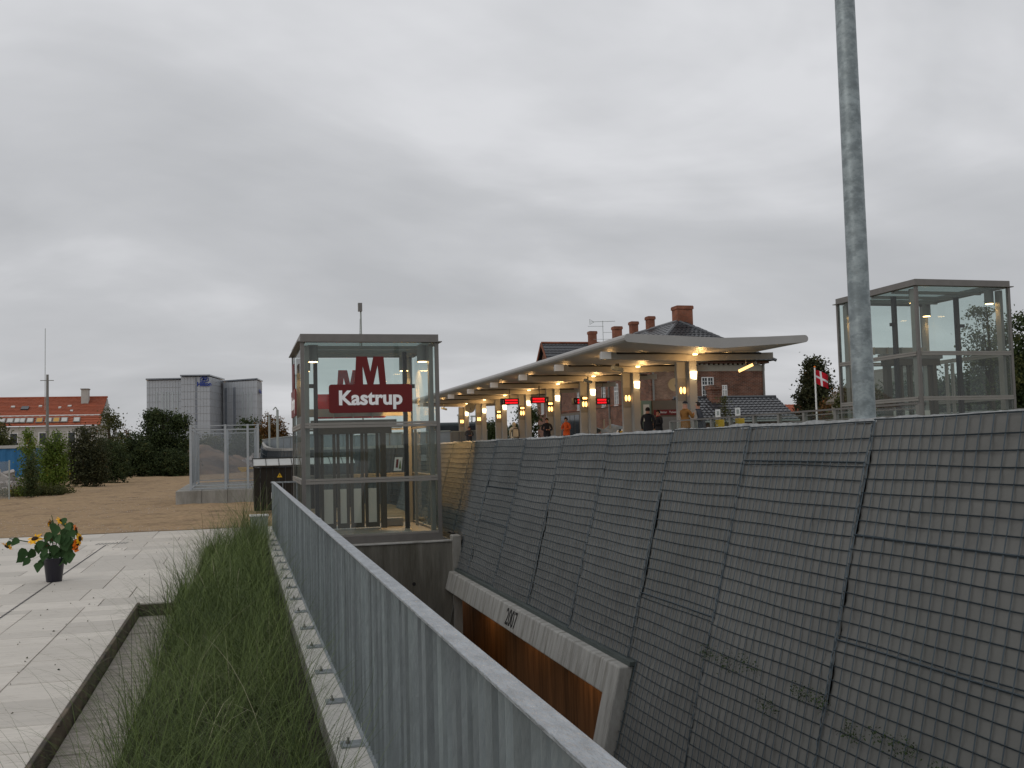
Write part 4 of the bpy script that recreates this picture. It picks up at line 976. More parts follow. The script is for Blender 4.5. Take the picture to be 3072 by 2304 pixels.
# departure displays
def display(x, y, z, w_, right, label):
    t = thing('departure_display', (x, y, z), label, 'departure display', 'red departure displays under the canopy')
    b = MB(); b.box(x - w_ / 2, x + w_ / 2, y, y + .25, z - .17, z + .17); b.build('case', 'black', t)
    x0, x1 = (x - w_ / 2 + .22, x + w_ / 2 - .08) if not right else (x - w_ / 2 + .08, x + w_ / 2 - .22)
    rnd = random.Random(int(x * 10 + y))
    for row in (.065, -.075):
        xx = x0
        while xx < x1 - .03:
            l = rnd.uniform(.03, .09); b = MB(); b.box(xx, min(xx + l, x1), y - .006, y - .001, z + row - .045, z + row + .045)
            b.build('led_glyph', 'led', t); xx += l + .018
    text('track_number', '2' if not right else '1', .16, ((x - w_ / 2 + .1) if not right else (x + w_ / 2 - .1), y - .004, z), (1, 0, 0), (0, 0, 1), 'white', t, .002)
    for xo in (-.3, .3) if w_ > 1 else (0,): b = MB(); b.tube([(x + xo * w_ * .8, y + .1, z + .17), (x + xo * w_ * .8, y + .1, 4.75)], .025, 6); b.build('hanger', 'black', t)
p = at(1250 + 828 / 2.949, 880 + 957 / 2.949, 53); display(p.x, 53, p.z, 1.0, False, 'left departure display numbered two, glowing red over the platform')
p = at(1250 + 965 / 2.949, 880 + 957 / 2.949, 52); display(p.x + .35, 50.5, p.z, .95, True, 'red departure display just right of the one numbered two')
p = at(1250 + 1470 / 2.949, 880 + 953 / 2.949, 49); display(p.x, 49, p.z, 1.0, False, 'red departure display in front of the station wall, left of the fifth column lamp')
p = at(1250 + 1650 / 2.949, 880 + 953 / 2.949, 48); display(p.x, 48, p.z, .78, True, 'rightmost red departure display, numbered one')

# yellow ticket stamps with signs
for i, (y, lb) in enumerate(((26.35, 'yellow ticket machine with a small white board above, left of two on the fence'), (25.15, 'yellow ticket machine with a small white board above, right of two on the fence'))):
    t = thing('ticket_stamp', (13.45, y, PZ_), lb, 'ticket machine', 'yellow ticket machines by the platform fence')
    b = MB(); b.box(13.4, 13.58, y - .10, y + .10, PZ_, 2.2); b.build('body', 'yellow', t)
    b = MB(); b.box(13.395, 13.399, y - .03, y + .04, 2.02, 2.06); b.build('slot', 'white', t)
    b = MB(); b.box(13.46, 13.50, y - .02, y + .02, 2.2, 2.3); b.build('stem', 'coldark', t)
    b = MB(); b.box(13.35, 13.50, y - .03, y - .01, 2.27, 2.50); s_ = b.build('notice_board', 'white', t); b = MB(); b.box(13.385, 13.455, y - .035, y - .031, 2.33, 2.45); b.build('printed_figure', 'cab', s_)

# ------------------------------------------------------------------ kiosk and stall seen between the columns
kx = at(1700 + 1225 / 5.53, 1150, 47).x; kx1 = at(1700 + 1875 / 5.53, 1150, 47).x
t = thing('ticket_kiosk', (kx, 47, PZ_), 'brown and green ticket kiosk with a dark red sign band behind the people', 'kiosk')
kz = at(1700 + 1400 / 5.53, 1150 + 285 / 5.53, 47).z
xg = at(1700 + 1400 / 5.53, 1150, 47).x
b = MB(); b.box(kx, xg - .02, 47, 48.6, PZ_, kz); b.build('green_side', 'green', t)
b = MB(); b.box(kx + .1, xg - .15, 46.97, 46.995, PZ_ + .3, kz - .2); b.build('side_poster', 'frost', t)
b = MB(); b.box(xg, kx1, 46.9, 48.6, PZ_, kz); b.build('brown_front', 'brownp', t)
b = MB(); b.box(xg + .05, kx1 - .02, 46.86, 46.897, kz - .75, kz - .48); b.build('sign_band', 'maroon', t)
text('sign_words', 'Billetter   Tickets', .15, ((xg + kx1) / 2, 46.855, kz - .615), (1, 0, 0), (0, 0, 1), 'white', t, .002)
b = MB(); b.box(xg + .3, kx1 - .3, 46.87, 46.897, PZ_, kz - .85); b.build('roller_shutter', 'frame', t)
sxa = at(1700 + 540 / 5.53, 1150, 52).x; sxb = at(1700 + 950 / 5.53, 1150, 52).x
t = thing('tarpaulin_stall', (sxa, 52, PZ_), 'low stall covered by a grey tarpaulin between the platform columns', 'stall')
b = MB(); n = 14; vs = []
for i in range(n + 1):
    u = i / n; x = sxa + (sxb - sxa) * u
    for j, (dy, dz) in enumerate(((-.1, -.35), (0, 0), (.8, .25), (1.4, -.1))): vs.append((x, 52 + dy, 2.28 + dz * .6 + .10 * math.sin(u * 9 + j) + .22 * u))
b.add(vs, [(i * 4 + j, i * 4 + j + 1, i * 4 + j + 5, i * 4 + j + 4) for i in range(n) for j in range(3)]); b.build('tarpaulin', 'tarp', t, smooth=True)
for x in (sxa + .4, sxb - .7): b = MB(); b.tube([(x, 52.5, PZ_), (x, 52.5, 2.95)], .05, 8); b.build('pole', 'band', t)
b = MB(); b.box(sxa, sxb, 52.2, 53.2, PZ_, 2.0); b.build('table', 'black', t)
b = MB(); b.tube([(sxb - .35, 51.6, PZ_), (sxb - .35, 51.6, 2.25)], .28, 16); tag(b.build('yellow_drum', 'yellow'), 'yellow drum standing at the right end of the tarpaulin stall', 'drum')
sxm = (sxa + sxb) / 2
t = thing('striped_sack', (sxm, 51.5, PZ_), 'black and white striped bundle in front of the tarpaulin stall', 'bundle')
for k in range(7):
    b = MB(); x = sxm + .0 + k * .13; b.tube([(x, 51.5, 1.9), (x + .05, 51.5, 2.2 + .05 * math.sin(k)), (x + .13, 51.6, 2.25 + .06 * math.sin(k))], .075, 8); b.build('stripe', 'black' if k % 2 else 'white', t)

# ------------------------------------------------------------------ station building
def tiled(mb, p0, u, v, nu, nv, wid, hgt, seg=5, amp=.05, step=.03):
    """pantile field: wave across u, laps along v"""
    p0, u, v = Vector(p0), Vector(u).normalized(), Vector(v).normalized(); n = u.cross(v).normalized()
    if n.z < 0: n = -n
    return n
def tile_roof(name, parent, quad, tw, th, m, amp=.045):
    """quad: eave-left, eave-right, ridge-right, ridge-left; rows of wavy tiles, each row its own lap"""
    a, b_, c, d = [Vector(q) for q in quad]
    nrm = (b_ - a).cross(d - a).normalized()
    if nrm.z < 0: nrm = -nrm
    rows_ = max(2, int((d - a).length / th)); mb = MB()
    for r in range(rows_):
        v0, v1 = r / rows_, (r + 1.12) / rows_
        v1 = min(v1, 1.0); l0, r0_ = a.lerp(d, v0), b_.lerp(c, v0); l1, r1_ = a.lerp(d, v1), b_.lerp(c, v1)
        nn = max(2, int((r0_ - l0).length / tw)) * 3; vs = []
        for i in range(nn + 1):
            h = amp * (math.sin(i * 2 * math.pi / 3 + .5) * .5 + .5)
            vs += [l0.lerp(r0_, i / nn) + nrm * (h + .05), l1.lerp(r1_, i / nn) + nrm * (h * .9 + .0)]
        mb.add(vs, [(2 * i, 2 * i + 2, 2 * i + 3, 2 * i + 1) for i in range(nn)])
        vs = [];
        for i in range(nn + 1):
            h = amp * (math.sin(i * 2 * math.pi / 3 + .5) * .5 + .5); q = l0.lerp(r0_, i / nn); vs += [q + nrm * (h + .05), q]
        mb.add(vs, [(2 * i, 2 * i + 1, 2 * i + 3, 2 * i + 2) for i in range(nn)])
    base = MB(); base.add([a, b_, c, d], [(0, 1, 2, 3)])
    o = base.build(name, m, parent); mb.build('roof_tiles', m, o, kind='stuff'); return o
def window(parent, c, ux, nx, w_, h_, cols=2, rows_=3, sill=True, m='white'):
    """white casement window with bars standing in the wall face; nx points outwards"""
    c, ux, nx = Vector(c), Vector(ux), Vector(nx); f = MB(); fr = .07
    def bx(a0, a1, b0, b1, d0, d1, mb):
        p = [c + ux * a + Vector((0, 0, z)) + nx * d0 for a, z in ((a0, b0), (a1, b0), (a1, b1), (a0, b1))]; mb.prism(p, nx * (d1 - d0))
    bx(-w_ / 2, w_ / 2, -h_ / 2, -h_ / 2 + fr, .004, .05, f); bx(-w_ / 2, w_ / 2, h_ / 2 - fr, h_ / 2, .004, .05, f); bx(-w_ / 2, -w_ / 2 + fr, -h_ / 2 + fr, h_ / 2 - fr, .004, .05, f); bx(w_ / 2 - fr, w_ / 2, -h_ / 2 + fr, h_ / 2 - fr, .004, .05, f)
    bx(-.05, .05, -h_ / 2 + fr, h_ / 2 - fr, .004, .05, f)
    bx(-w_ / 2 + fr, w_ / 2 - fr, h_ * .12, h_ * .12 + .09, .006, .052, f)
    o = f.build('window', m, parent)
    g = MB()
    for s_ in (-1, 1):
        x0_, x1_ = (s_ * .05, s_ * (w_ / 2 - fr)); xm = (x0_ + x1_) / 2; bx(min(xm - .015, xm + .015), max(xm - .015, xm + .015), -h_ / 2 + fr, h_ / 2 - fr, .008, .03, g)
        for z_ in (-h_ / 2 + fr + (h_ * .62 - fr) * k / 3 for k in (1, 2)): bx(min(x0_, x1_), max(x0_, x1_), z_, z_ + .03, .008, .03, g)
        bx(min(x0_, x1_), max(x0_, x1_), h_ * .31, h_ * .31 + .03, .008, .03, g)
    g.build('glazing_bars', m, o)
    p = MB(); bx(-w_ / 2 + .02, w_ / 2 - .02, -h_ / 2 + .02, h_ / 2 - .02, .001, .0035, p); p.build('pane', 'darkglass', o)
    if sill: s = MB(); bx(-w_ / 2 - .05, w_ / 2 + .05, -h_ / 2 - .06, -h_ / 2, .002, .09, s); s.build('window_sill', m, o)
def chimney(parent, cx_, cy_, w_, d_, z0, z1, m='brick_o', name='chimney'):
    b = MB(); b.box(cx_ - w_ / 2, cx_ + w_ / 2, cy_ - d_ / 2, cy_ + d_ / 2, z0, z1 - .32); o = b.build(name, m, parent)
    b = MB(); k = .07; b.box(cx_ - w_ / 2 - k, cx_ + w_ / 2 + k, cy_ - d_ / 2 - k, cy_ + d_ / 2 + k, z1 - .319, z1 - .06); k = .03; b.box(cx_ - w_ / 2 - k, cx_ + w_ / 2 + k, cy_ - d_ / 2 - k, cy_ + d_ / 2 + k, z1 - .059, z1); b.build('chimney_cap', m, o); return o
sb = thing('station_building', (38.5, 90, 1.1), 'two storey red brick station building with dark hip roof and chimneys behind the canopy', 'building')
BX0, BX1, BY0, BY1, BE = 33.2, 43.85, 77, 110, 8.05
b = MB(); b.box(BX0, BX1, BY0, BY1, 0.8, 7.5); b.build('wall', 'brick', sb)
b = MB(); b.box(BX0 - .015, BX1 + .015, BY0 - .015, BY1 + .015, 7.5, 8.02); b.build('frieze', 'band', sb)
b = MB(); b.box(BX0 - .30, BX1 + .30, BY0 - .30, BY1 + .30, 8.14, 8.32); b.build('cornice', 'brick', sb)
for k in range(24):
    x = BX0 + .1 + k * .448; b = MB(); b.box(x, x + .22, BY0 - .16, BY0 - .017, 8.02, 8.14); b.build('dentil', 'band', sb)
b = MB(); b.box(BX0 - .08, BX1 + .05, BY0 - .08, BY1, 5.0, 5.10); b.build('string_course', 'brick_o', sb)
b = MB(); b.box(BX1 - .12, BX1 + .02, BY0 - .05, BY0 + .12, .8, 5.0); b.build('corner_band', 'brick', sb)
b = MB(); b.box(BX0 + .2, BX0 + 3.6, BY0 - .012, BY0 - .001, 5.15, 7.45); b.build('weathered_patch', 'brick_pale', sb)
RZ_ = 12.45; RH = 12.3
e0 = .75
E1 = (BX0 - e0, BY0 - e0, 8.35); E2 = (BX1 + e0, BY0 - e0, 8.35); E3 = (BX1 + e0, BY1, 8.35); E4 = (BX0 - e0, BY1, 8.35)
Rd1 = (38.3, 82.2, RZ_); Rd2 = (38.3, 108, RZ_)
tile_roof('front_hip', sb, (E1, E2, (38.75, 82.2, RZ_), Rd1), .42, .42, 'tile')
tile_roof('west_slope', sb, (E4, E1, Rd1, Rd2), .42, .42, 'tile')
tile_roof('east_slope', sb, (E2, E3, (38.75, 108, RZ_), (38.75, 82.2, RZ_)), .6, .6, 'tile')
b = MB(); b.tube([Rd1, Rd2], .16, 6); b.tube([E1, Rd1], .15, 6); b.tube([E2, Rd1], .15, 6); b.build('ridge_tiles', 'tile', sb)
# cross wing at the far end with a gable facing the platform
GY = 105.9; gx = 33.0
b = MB(); b.prism([(gx, GY - 4.0, 8.0), (gx, GY + 4.0, 8.0), (gx, GY, 12.5)], (5, 0, 0)); b.build('gable_wall', 'brick', sb)
tile_roof('gable_roof_near', sb, ((gx - .3, GY - 4.4, 8.1), (43, GY - 4.4, 8.1), (43, GY, 12.95), (gx - .3, GY, 12.95)), .42, .42, 'tile')
tile_roof('gable_roof_far', sb, ((43, GY + 4.4, 8.1), (gx - .3, GY + 4.4, 8.1), (gx - .3, GY, 12.95), (43, GY, 12.95)), .6, .6, 'tile')
b = MB(); b.tube([(gx - .35, GY, 13.0), (43, GY, 13.0)], .14, 6); b.bar((gx - .4, GY - 4.5, 8.0), (gx - .4, GY, 12.9), .08, .3); b.bar((gx - .4, GY + 4.5, 8.0), (gx - .4, GY, 12.9), .08, .3); b.build('verge_board', 'brick_o', sb)
chimney(sb, 38.95, 82.6, 1.5, 1.2, 11.6, 13.85, name='great_chimney')
for (cy, w_, zt) in ((88.9, .65, 13.75), (93.1, .7, 13.78), (97.7, .85, 13.85), (105.3, .8, 14.24)):
    chimney(sb, 38.5, cy, w_, .75, 12.1, zt)
# windows: upper row on the platform side, one pair on the front
for (y, h_) in ((84.85, 1.95), (88.15, 1.95), (95.25, 1.95), (105.4, 1.9), (107.8, 1.9)):
    window(sb, (BX0 - .001, y, 6.02), (0, -1, 0), (-1, 0, 0), .95, h_)
for y in (86.5, 92.5, 101.0):
    b = MB(); b.box(BX0 - .16, BX0 - .04, y, y + .12, .8, 8.1); b.build('downpipe', 'coldark', sb)
window(sb, (38.4, BY0 - .001, 6.02), (1, 0, 0), (0, -1, 0), 1.12, 1.95)
window(sb, (39.97, BY0 - .001, 5.7), (1, 0, 0), (0, -1, 0), .48, 1.2)
for x in (33.32, 43.6): b = MB(); b.box(x, x + .12, BY0 - .2, BY0 - .08, .8, 8.1); b.build('downpipe', 'coldark', sb)
# dark glazed entrance
b = MB(); b.box(BX0 - .9, BX0 - .02, 92.6, 98.6, .8, 4.75); b.build('entrance_bay', 'brownp', sb)
for k in range(4): b = MB(); y = 92.75 + k * 1.45; b.box(BX0 - .93, BX0 - .902, y, y + 1.3, 1.3, 4.5); b.build('entrance_pane', 'darkglass', sb)
# roof antenna
t = thing('roof_antenna', (37.8, 100, 12.3), 'thin television antenna on the station building ridge', 'antenna')
b = MB(); b.tube([(37.8, 100, 12.3), (37.8, 100, 14.75)], .03, 5); b.build('mast', 'cab', t)
b = MB(); b.tube([(36.3, 100, 14.62), (39.3, 100.2, 14.75)], .022, 4); b.tube([(36.3, 100, 14.9), (36.35, 100, 14.35)], .02, 4); b.tube([(36.3, 100, 14.9), (36.8, 100, 14.62)], .02, 4); b.tube([(36.3, 100, 14.35), (36.8, 100, 14.6)], .02, 4)
for k in range(12): x = 36.9 + k * .2; b.tube([(x, 99.8, 14.65 + k * .008), (x, 100.2, 14.65 + k * .008)], .012, 3)
b.build('upper_array', 'cab', t)
b = MB(); b.tube([(36.1, 100, 14.15), (37.9, 100, 14.17)], .02, 4); b.tube([(37.8, 100, 13.5), (39, 100, 13.52)], .018, 4); b.tube([(36.7, 100, 12.75), (38.7, 100, 12.78)], .018, 4); b.build('lower_arrays', 'cab', t)

# low outbuilding in front
lb_ = thing('outbuilding', (32, 60, 1.1), 'low outbuilding with a shiny dark tiled roof in front of the station building', 'outbuilding')
b = MB(); b.box(28.2, 34.9, 58.3, 63.5, .9, 2.9); b.build('wall', 'brick', lb_)
tile_roof('front_slope', lb_, ((27.9, 57.9, 2.85), (35.3, 57.9, 2.85), (35.5, 61, 4.45), (27.9, 61, 4.45)), .32, .36, 'tile', .06)
tile_roof('rear_slope', lb_, ((35.3, 64.1, 2.85), (27.9, 64.1, 2.85), (27.9, 61, 4.45), (35.5, 61, 4.45)), .5, .5, 'tile')
b = MB(); b.tube([(27.9, 61, 4.5), (35.5, 61, 4.5)], .11, 6); b.build('ridge_tiles', 'tile', lb_)
b = MB(); b.box(27.9, 35.35, 57.78, 57.9, 2.76, 2.86); b.build('gutter', 'cab', lb_)
chimney(lb_, 30.65, 60.6, .72, .7, 4.1, 5.3, 'brick')
t = thing('far_roof_house', (61, 100, 1), 'orange tiled roof of a low house left of the flagpole tree', 'house')
b = MB(); b.box(58.5, 66, 99, 105, 1.1, 4.3); b.build('wall', 'brick', t); tile_roof('roof', t, ((57.5, 98.6, 4.2), (66.5, 98.6, 4.2), (66.5, 102, 5.5), (57.5, 102, 5.5)), .5, .5, 'tile_r')
t = thing('gabled_house', (46, 62, 1), 'brown roofed gabled house seen through the glass of the right lift', 'house')
b = MB(); b.box(44.4, 50, 62, 68, 1.1, 4.3); b.prism([(44.4, 62, 4.3), (50, 62, 4.3), (47.2, 62, 6.4)], (0, 6, 0)); b.build('wall', 'band', t)
b = MB(); b.prism([(44.1, 61.7, 4.15), (47.2, 61.7, 6.5), (50.3, 61.7, 4.15), (50.3, 61.7, 4.35), (47.2, 61.7, 6.7), (44.1, 61.7, 4.35)], (0, 6.6, 0)); b.build('roof', 'brownp', t)

# ------------------------------------------------------------------ flag
t = thing('flagpole', (37.95, 60, 1.1), 'white flagpole in front of the dark tree left of the right lift', 'flagpole')
fx = at(2372 + 217 / 3.0157, 750 + 1065 / 3.0157, 60); 
b = MB(); b.tube([(fx.x, 60, 1.1), (fx.x, 60, fx.z)], [.075, .05], 10); b.build('pole', 'white', t, smooth=40); b = MB(); b.tube([(fx.x, 60, fx.z), (fx.x, 60, fx.z + .06), (fx.x, 60, fx.z + .12)], [.05, .09, .02], 10); b.build('finial', 'orange', t)
FW, FH = 1.25, .95; vs = []; nu, nv = 37, 28
for i in range(nu + 1):
    for j in range(nv + 1):
        u, v = i / nu, j / nv; x = fx.x + .06 + FW * u * .84; z = fx.z - .15 - FH * v - .30 * u - .10 * u * u
        vs.append((x, 60 + .16 * math.sin(u * 7 + v * 1.5) * (0.2 + u), z + .05 * math.sin(u * 6 + v * 2)))
b = MB()
o_ = []; mi = []
for i in range(nu):
    for j in range(nv):
        u = (i + .5) / nu * 37; v = (j + .5) / nv * 28; a = i * (nv + 1) + j
        b.v = vs; b.f.append((a, a + 1, a + nv + 2, a + nv + 1)); b.mi.append(1 if (12 <= u < 16 or 12 <= v < 16) else 0)
tag(b.build('danish_flag', ['flagred', 'flagwhite'], smooth=True), 'red flag with a white cross flying from the white pole', 'flag')

# ------------------------------------------------------------------ people on the platform
def person(loc, h, face, top_m, leg_m, label, hood=None, arms='down', cap=False, scarf=None, fold=False):
    t = thing('person', loc, label, 'person', 'people waiting on the platform'); s = h / 1.75
    lean = .14 if fold else 0
    J = {}; E = []
    def v(n, p, r): J[n] = (Vector(p) * s, r * s)
    v('pel', (0, 0, .95), .145); v('bel', (0, lean * .3, 1.10), .14); v('che', (0, lean * .7, 1.32), .155); v('nk', (0, lean, 1.47), .062); v('hd', (0, lean + .015, 1.60), .088); v('ht', (0, lean + .01, 1.68), .078)
    for sd_, n in ((-1, 'l'), (1, 'r')):
        v('sh' + n, (sd_ * .19, lean * .9, 1.42), .075)
        if arms == 'down': v('el' + n, (sd_ * .27, -.02 + lean, 1.14), .056); v('wr' + n, (sd_ * .25, .08 + lean, .90), .036); v('ha' + n, (sd_ * .24, .11 + lean, .81), .038)
        elif arms == 'front': v('el' + n, (sd_ * .29, .02, 1.14), .06); v('wr' + n, (sd_ * .10, .24, 1.10), .038); v('ha' + n, (sd_ * .03, .28, 1.13), .04)
        else: v('el' + n, (sd_ * .27, .10, 1.16), .058); v('wr' + n, (sd_ * .12, .30, 1.30), .036); v('ha' + n, (sd_ * .09, .34, 1.36), .038)
        v('hi' + n, (sd_ * .095, 0, .88), .10); v('kn' + n, (sd_ * .11, .02, .50), .065); v('an' + n, (sd_ * .12, -.02, .09), .045); v('to' + n, (sd_ * .14, .14, .035), .04)
        E += [('che', 'sh' + n), ('sh' + n, 'el' + n), ('el' + n, 'wr' + n), ('wr' + n, 'ha' + n), ('pel', 'hi' + n), ('hi' + n, 'kn' + n), ('kn' + n, 'an' + n), ('an' + n, 'to' + n)]
    E = [('pel', 'bel'), ('bel', 'che'), ('che', 'nk'), ('nk', 'hd'), ('hd', 'ht')] + E
    names = list(J); me = bpy.data.meshes.new('p'); me.from_pydata([J[n][0] for n in names], [(names.index(a), names.index(b)) for a, b in E], [])
    ob = bpy.data.objects.new('p', me); COL.objects.link(ob); md = ob.modifiers.new('s', 'SKIN')
    for i, n in enumerate(names): r = J[n][1]; me.skin_vertices[0].data[i].radius = (r, r * (.72 if n in ('pel', 'bel', 'che') else 1)); me.skin_vertices[0].data[i].use_root = (n == 'pel')
    ob.modifiers.new('u', 'SUBSURF').levels = 1
    dg = bpy.context.evaluated_depsgraph_get(); dg.update(); bm2 = bpy.data.meshes.new_from_object(ob.evaluated_get(dg)); bpy.data.objects.remove(ob)
    bm2.materials.clear()
    for m in (top_m, leg_m, MT['skin'], MT['black']): bm2.materials.append(m)
    for p in bm2.polygons:
        c = p.center / s; k = 0
        hd = min((c - J['ha' + n][0] / s).length for n in 'lr')
        if hd < .075: k = 2
        elif c.z > 1.49: k = 2
        elif c.z < .08: k = 3
        elif c.z < .86: k = 1
        p.material_index = k; p.use_smooth = True
    bm2.transform(Matrix.Rotation(face, 4, 'Z')); o = link('body', bm2, t)
    Rm = Matrix.Rotation(face, 3, 'Z')
    hc = Vector((0, lean + .015, 1.645)) * s
    def cap_mesh(name, m, rx, ry, rz, cut, off=(0, 0, 0)):
        bm = bmesh.new(); bmesh.ops.create_uvsphere(bm, u_segments=14, v_segments=10, radius=1)
        bmesh.ops.delete(bm, geom=[f for f in bm.verts if cut(f.co)], context='VERTS')
        for q in bm.verts: q.co = Rm @ (Vector((q.co.x * rx, q.co.y * ry, q.co.z * rz)) * s + hc + Vector(off) * s)
        me_ = bpy.data.meshes.new(name); bm.to_mesh(me_); bm.free(); me_.materials.append(m); 
        for p in me_.polygons: p.use_smooth = True
        link(name, me_, t)
    if hood: cap_mesh('hood', hood, .125, .135, .16, lambda c: c.y > .72 and c.z < .5, (0, -.02, 0)); 
    elif cap: cap_mesh('hat', MT['navy'], .108, .115, .12, lambda c: c.z < .1, (0, 0, .01))
    else: cap_mesh('hair', MT['hair'], .100, .108, .122, lambda c: (c.y > .25 and c.z < .45) or c.z < -.45)
    b = MB(); nz_ = Rm @ (hc + Vector((0, .10, -.02)) * s); b.add([nz_ + Vector((0, 0, .02)), nz_ + Rm @ Vector((.014, -.02, -.015)), nz_ + Rm @ Vector((-.014, -.02, -.015)), nz_ + Rm @ Vector((0, .018, -.012))], [(0, 1, 3), (0, 3, 2), (1, 2, 3)])
    me_ = bpy.data.meshes.new('nose'); me_.from_pydata(b.v, [], b.f); me_.materials.append(MT['skin']); link('nose', me_, t)
    b = MB(); rg = []
    for k in range(12): a = k * math.pi / 6; rg.append(Rm @ (Vector((.085 * math.cos(a), lean + .08 * math.sin(a), 1.475)) * s))
    b.tube(rg + [rg[0]], .028 * s, 6); me_ = bpy.data.meshes.new('collar'); me_.from_pydata(b.v, [], b.f); me_.materials.append(scarf or top_m); link('scarf' if scarf else 'collar', me_, t)
    # jacket skirt below the waist
    b = MB(); r_ = [(.19, .14, 1.18), (.20, .145, .98), (.21, .155, .80)]; vs = []; 
    for (a_, b2, z) in r_:
        for k in range(14): an = k * 2 * math.pi / 14; vs.append(Rm @ (Vector((a_ * math.cos(an), b2 * math.sin(an) + lean * .3, z)) * s))
    b.add(vs, [(i * 14 + k, i * 14 + (k + 1) % 14, (i + 1) * 14 + (k + 1) % 14, (i + 1) * 14 + k) for i in range(2) for k in range(14)])
    me_ = bpy.data.meshes.new('jacket_hem'); me_.from_pydata(b.v, [], b.f); me_.materials.append(top_m)
    for p in me_.polygons: p.use_smooth = True
    link('jacket_hem', me_, t)
    return t
cl_black = mat('black_jacket', (.014, .014, .018), .85, var=.2); cl_or = mat('orange_jacket', (.55, .085, .015), .8, var=.1); cl_tan = mat('tan_coat', (.22, .10, .025), .85, var=.1)
cl_cream = mat('cream_hoodie', (.48, .43, .33), .9, var=.06); cl_grey = mat('dark_grey_coat', (.04, .042, .05), .9, var=.1); cl_red = mat('red_scarf', (.25, .03, .03), .9)
def px_(x, Y): return at(x / 2212 * 3072, 1270, Y).x
ppl = [(1013, 68.0, 1.74, R(180), cl_grey, 'front', dict(), 'person in a dark grey coat at the far left end of the platform'),
       (1110, 57.0, 1.68, R(-20), cl_cream, 'down', dict(hood=cl_cream), 'person in a cream hoodie with the hood up, seen from behind with a rucksack'),
       (1181, 50.5, 1.74, R(175), cl_black, 'front', dict(), 'person in a black jacket with hands joined in front of a column'),
       (1223, 48.5, 1.70, R(120), cl_or, 'front', dict(), 'person in a bright orange jacket facing left'),
       (1400, 37.2, 1.72, R(-25), cl_black, 'down', dict(), 'person in a black jacket with their back to the camera before the kiosk'),
       (1423, 38.6, 1.66, R(100), cl_black, 'front', dict(scarf=cl_red), 'person with a red scarf and dark coat facing left before the kiosk'),
       (1481, 32.4, 1.72, R(-70), cl_tan, 'up', dict(cap=True), 'person in a tan coat and black hat holding up a camera'),
       (1518, 31.2, 1.66, R(60), cl_grey, 'front', dict(fold=True), 'person in a dark coat leaning forward at the fence, right of the tan coat')]
for (x, Y, h, f, m_, arms, kw, lab) in ppl:
    X = px_(x, Y); t = person((X, Y, PZ_), h, f, m_, MT['jeans'], lab, arms=arms, **kw)
    if 'cream' in lab:
        b = MB(); b.cbox(X - .17, X + .17, Y - .36, Y - .16, PZ_ + .85, PZ_ + 1.3, .05); tag(b.build('rucksack', cl_cream), 'cream rucksack with dark edging on the back of the hooded person', 'rucksack')
        b = MB(); b.tube([(X - .2, Y - .37, PZ_ + .86), (X - .19, Y - .37, PZ_ + 1.25), (X - .1, Y - .37, PZ_ + 1.34), (X + .1, Y - .37, PZ_ + 1.34), (X + .19, Y - .37, PZ_ + 1.25), (X + .2, Y - .37, PZ_ + .86)], .025, 6); b.build('dark_edging', 'black', bpy.data.objects['rucksack'])
    if 'camera before' in lab: pass

# ------------------------------------------------------------------ track, masts, barriers beyond
tr = MB(); tr.box(1.4, 5.4, 34.2, 130, 0.2, 1.55); tr.build('track_bed', 'ballast', kind='structure')
sheet('track_slope', [], 'ballast') if False else None
t = thing('railway_track', (3.2, 60, 1.6), 'rusty railway rails curving away behind the near lift', 'railway track')
for x_ in (2.2, 2.75, 3.7, 4.25):
    pts = [(x_ - .6 + .0 * k + .008 * (k - 0) ** 2 * .6, 36 + k * 8, 1.62 + .004 * (k * 8)) for k in range(12)]
    b = MB(); b.tube(pts, .06, 4); b.build('rail', 'rail', t)
for i, (px, py0, py1, Y) in enumerate(((2045, 800, 1085, 70), (1985, 850, 1020, 90))):
    p = at(px / 2.4578, 900 + py0 / 2.4578, Y); t = thing('track_mast', (p.x, Y, 1.6), ('nearer', 'farther')[i] + ' slim grey lighting mast beside the curving track', 'mast', 'slim masts beside the track')
    b = MB(); b.tube([(p.x, Y, 1.5), (p.x, Y, p.z - .1)], .085, 8); b.build('tube', 'cab', t); b = MB(); b.tube([(p.x, Y, p.z - .1), (p.x - .12, Y, p.z + .1)], .04, 5); b.tube([(p.x - .12, Y, p.z + .1), (p.x - .3, Y, p.z - .1)], .04, 5); b.build('hook', 'cab', t)
nw = thing('noise_barrier', (10, 80, 1.5), 'grey blue panelled barrier beyond the tracks behind the near lift', 'barrier')
pp = [(2.6, 118), (4.2, 100), (6.2, 86), (8.4, 76), (11.2, 70.5), (14.3, 68.5), (17.2, 69.5)]
for i in range(len(pp) - 1):
    (xa, ya), (xb, yb) = pp[i], pp[i + 1]; n_ = 4
    for k in range(n_):
        a = Vector((xa + (xb - xa) * k / n_, ya + (yb - ya) * k / n_, 0)); c_ = Vector((xa + (xb - xa) * (k + .96) / n_, ya + (yb - ya) * (k + .96) / n_, 0)); zt = 3.0 if i < 3 else 2.66 + .02 * k
        b = MB(); b.bar(a + Vector((0, 0, (zt + 1.0) / 2)), c_ + Vector((0, 0, (zt + 1.0) / 2)), .08, zt - 1.0); b.build('barrier_panel', 'barrier', nw)
        b = MB(); b.bar(a + Vector((0, 0, zt + .04)), c_ + Vector((0, 0, zt + .04)), .22, .07); b.build('barrier_cap', 'cab', nw)
        b = MB(); q = a + (a - c_).normalized() * .02; b.box(q.x - .05, q.x + .05, q.y - .12, q.y + .04, 1.0, zt); b.build('barrier_post', 'coldark', nw)
t = thing('parked_bus', (24, 112, 1.1), 'dark bus parked beyond the barrier at the left end of the canopy', 'bus')
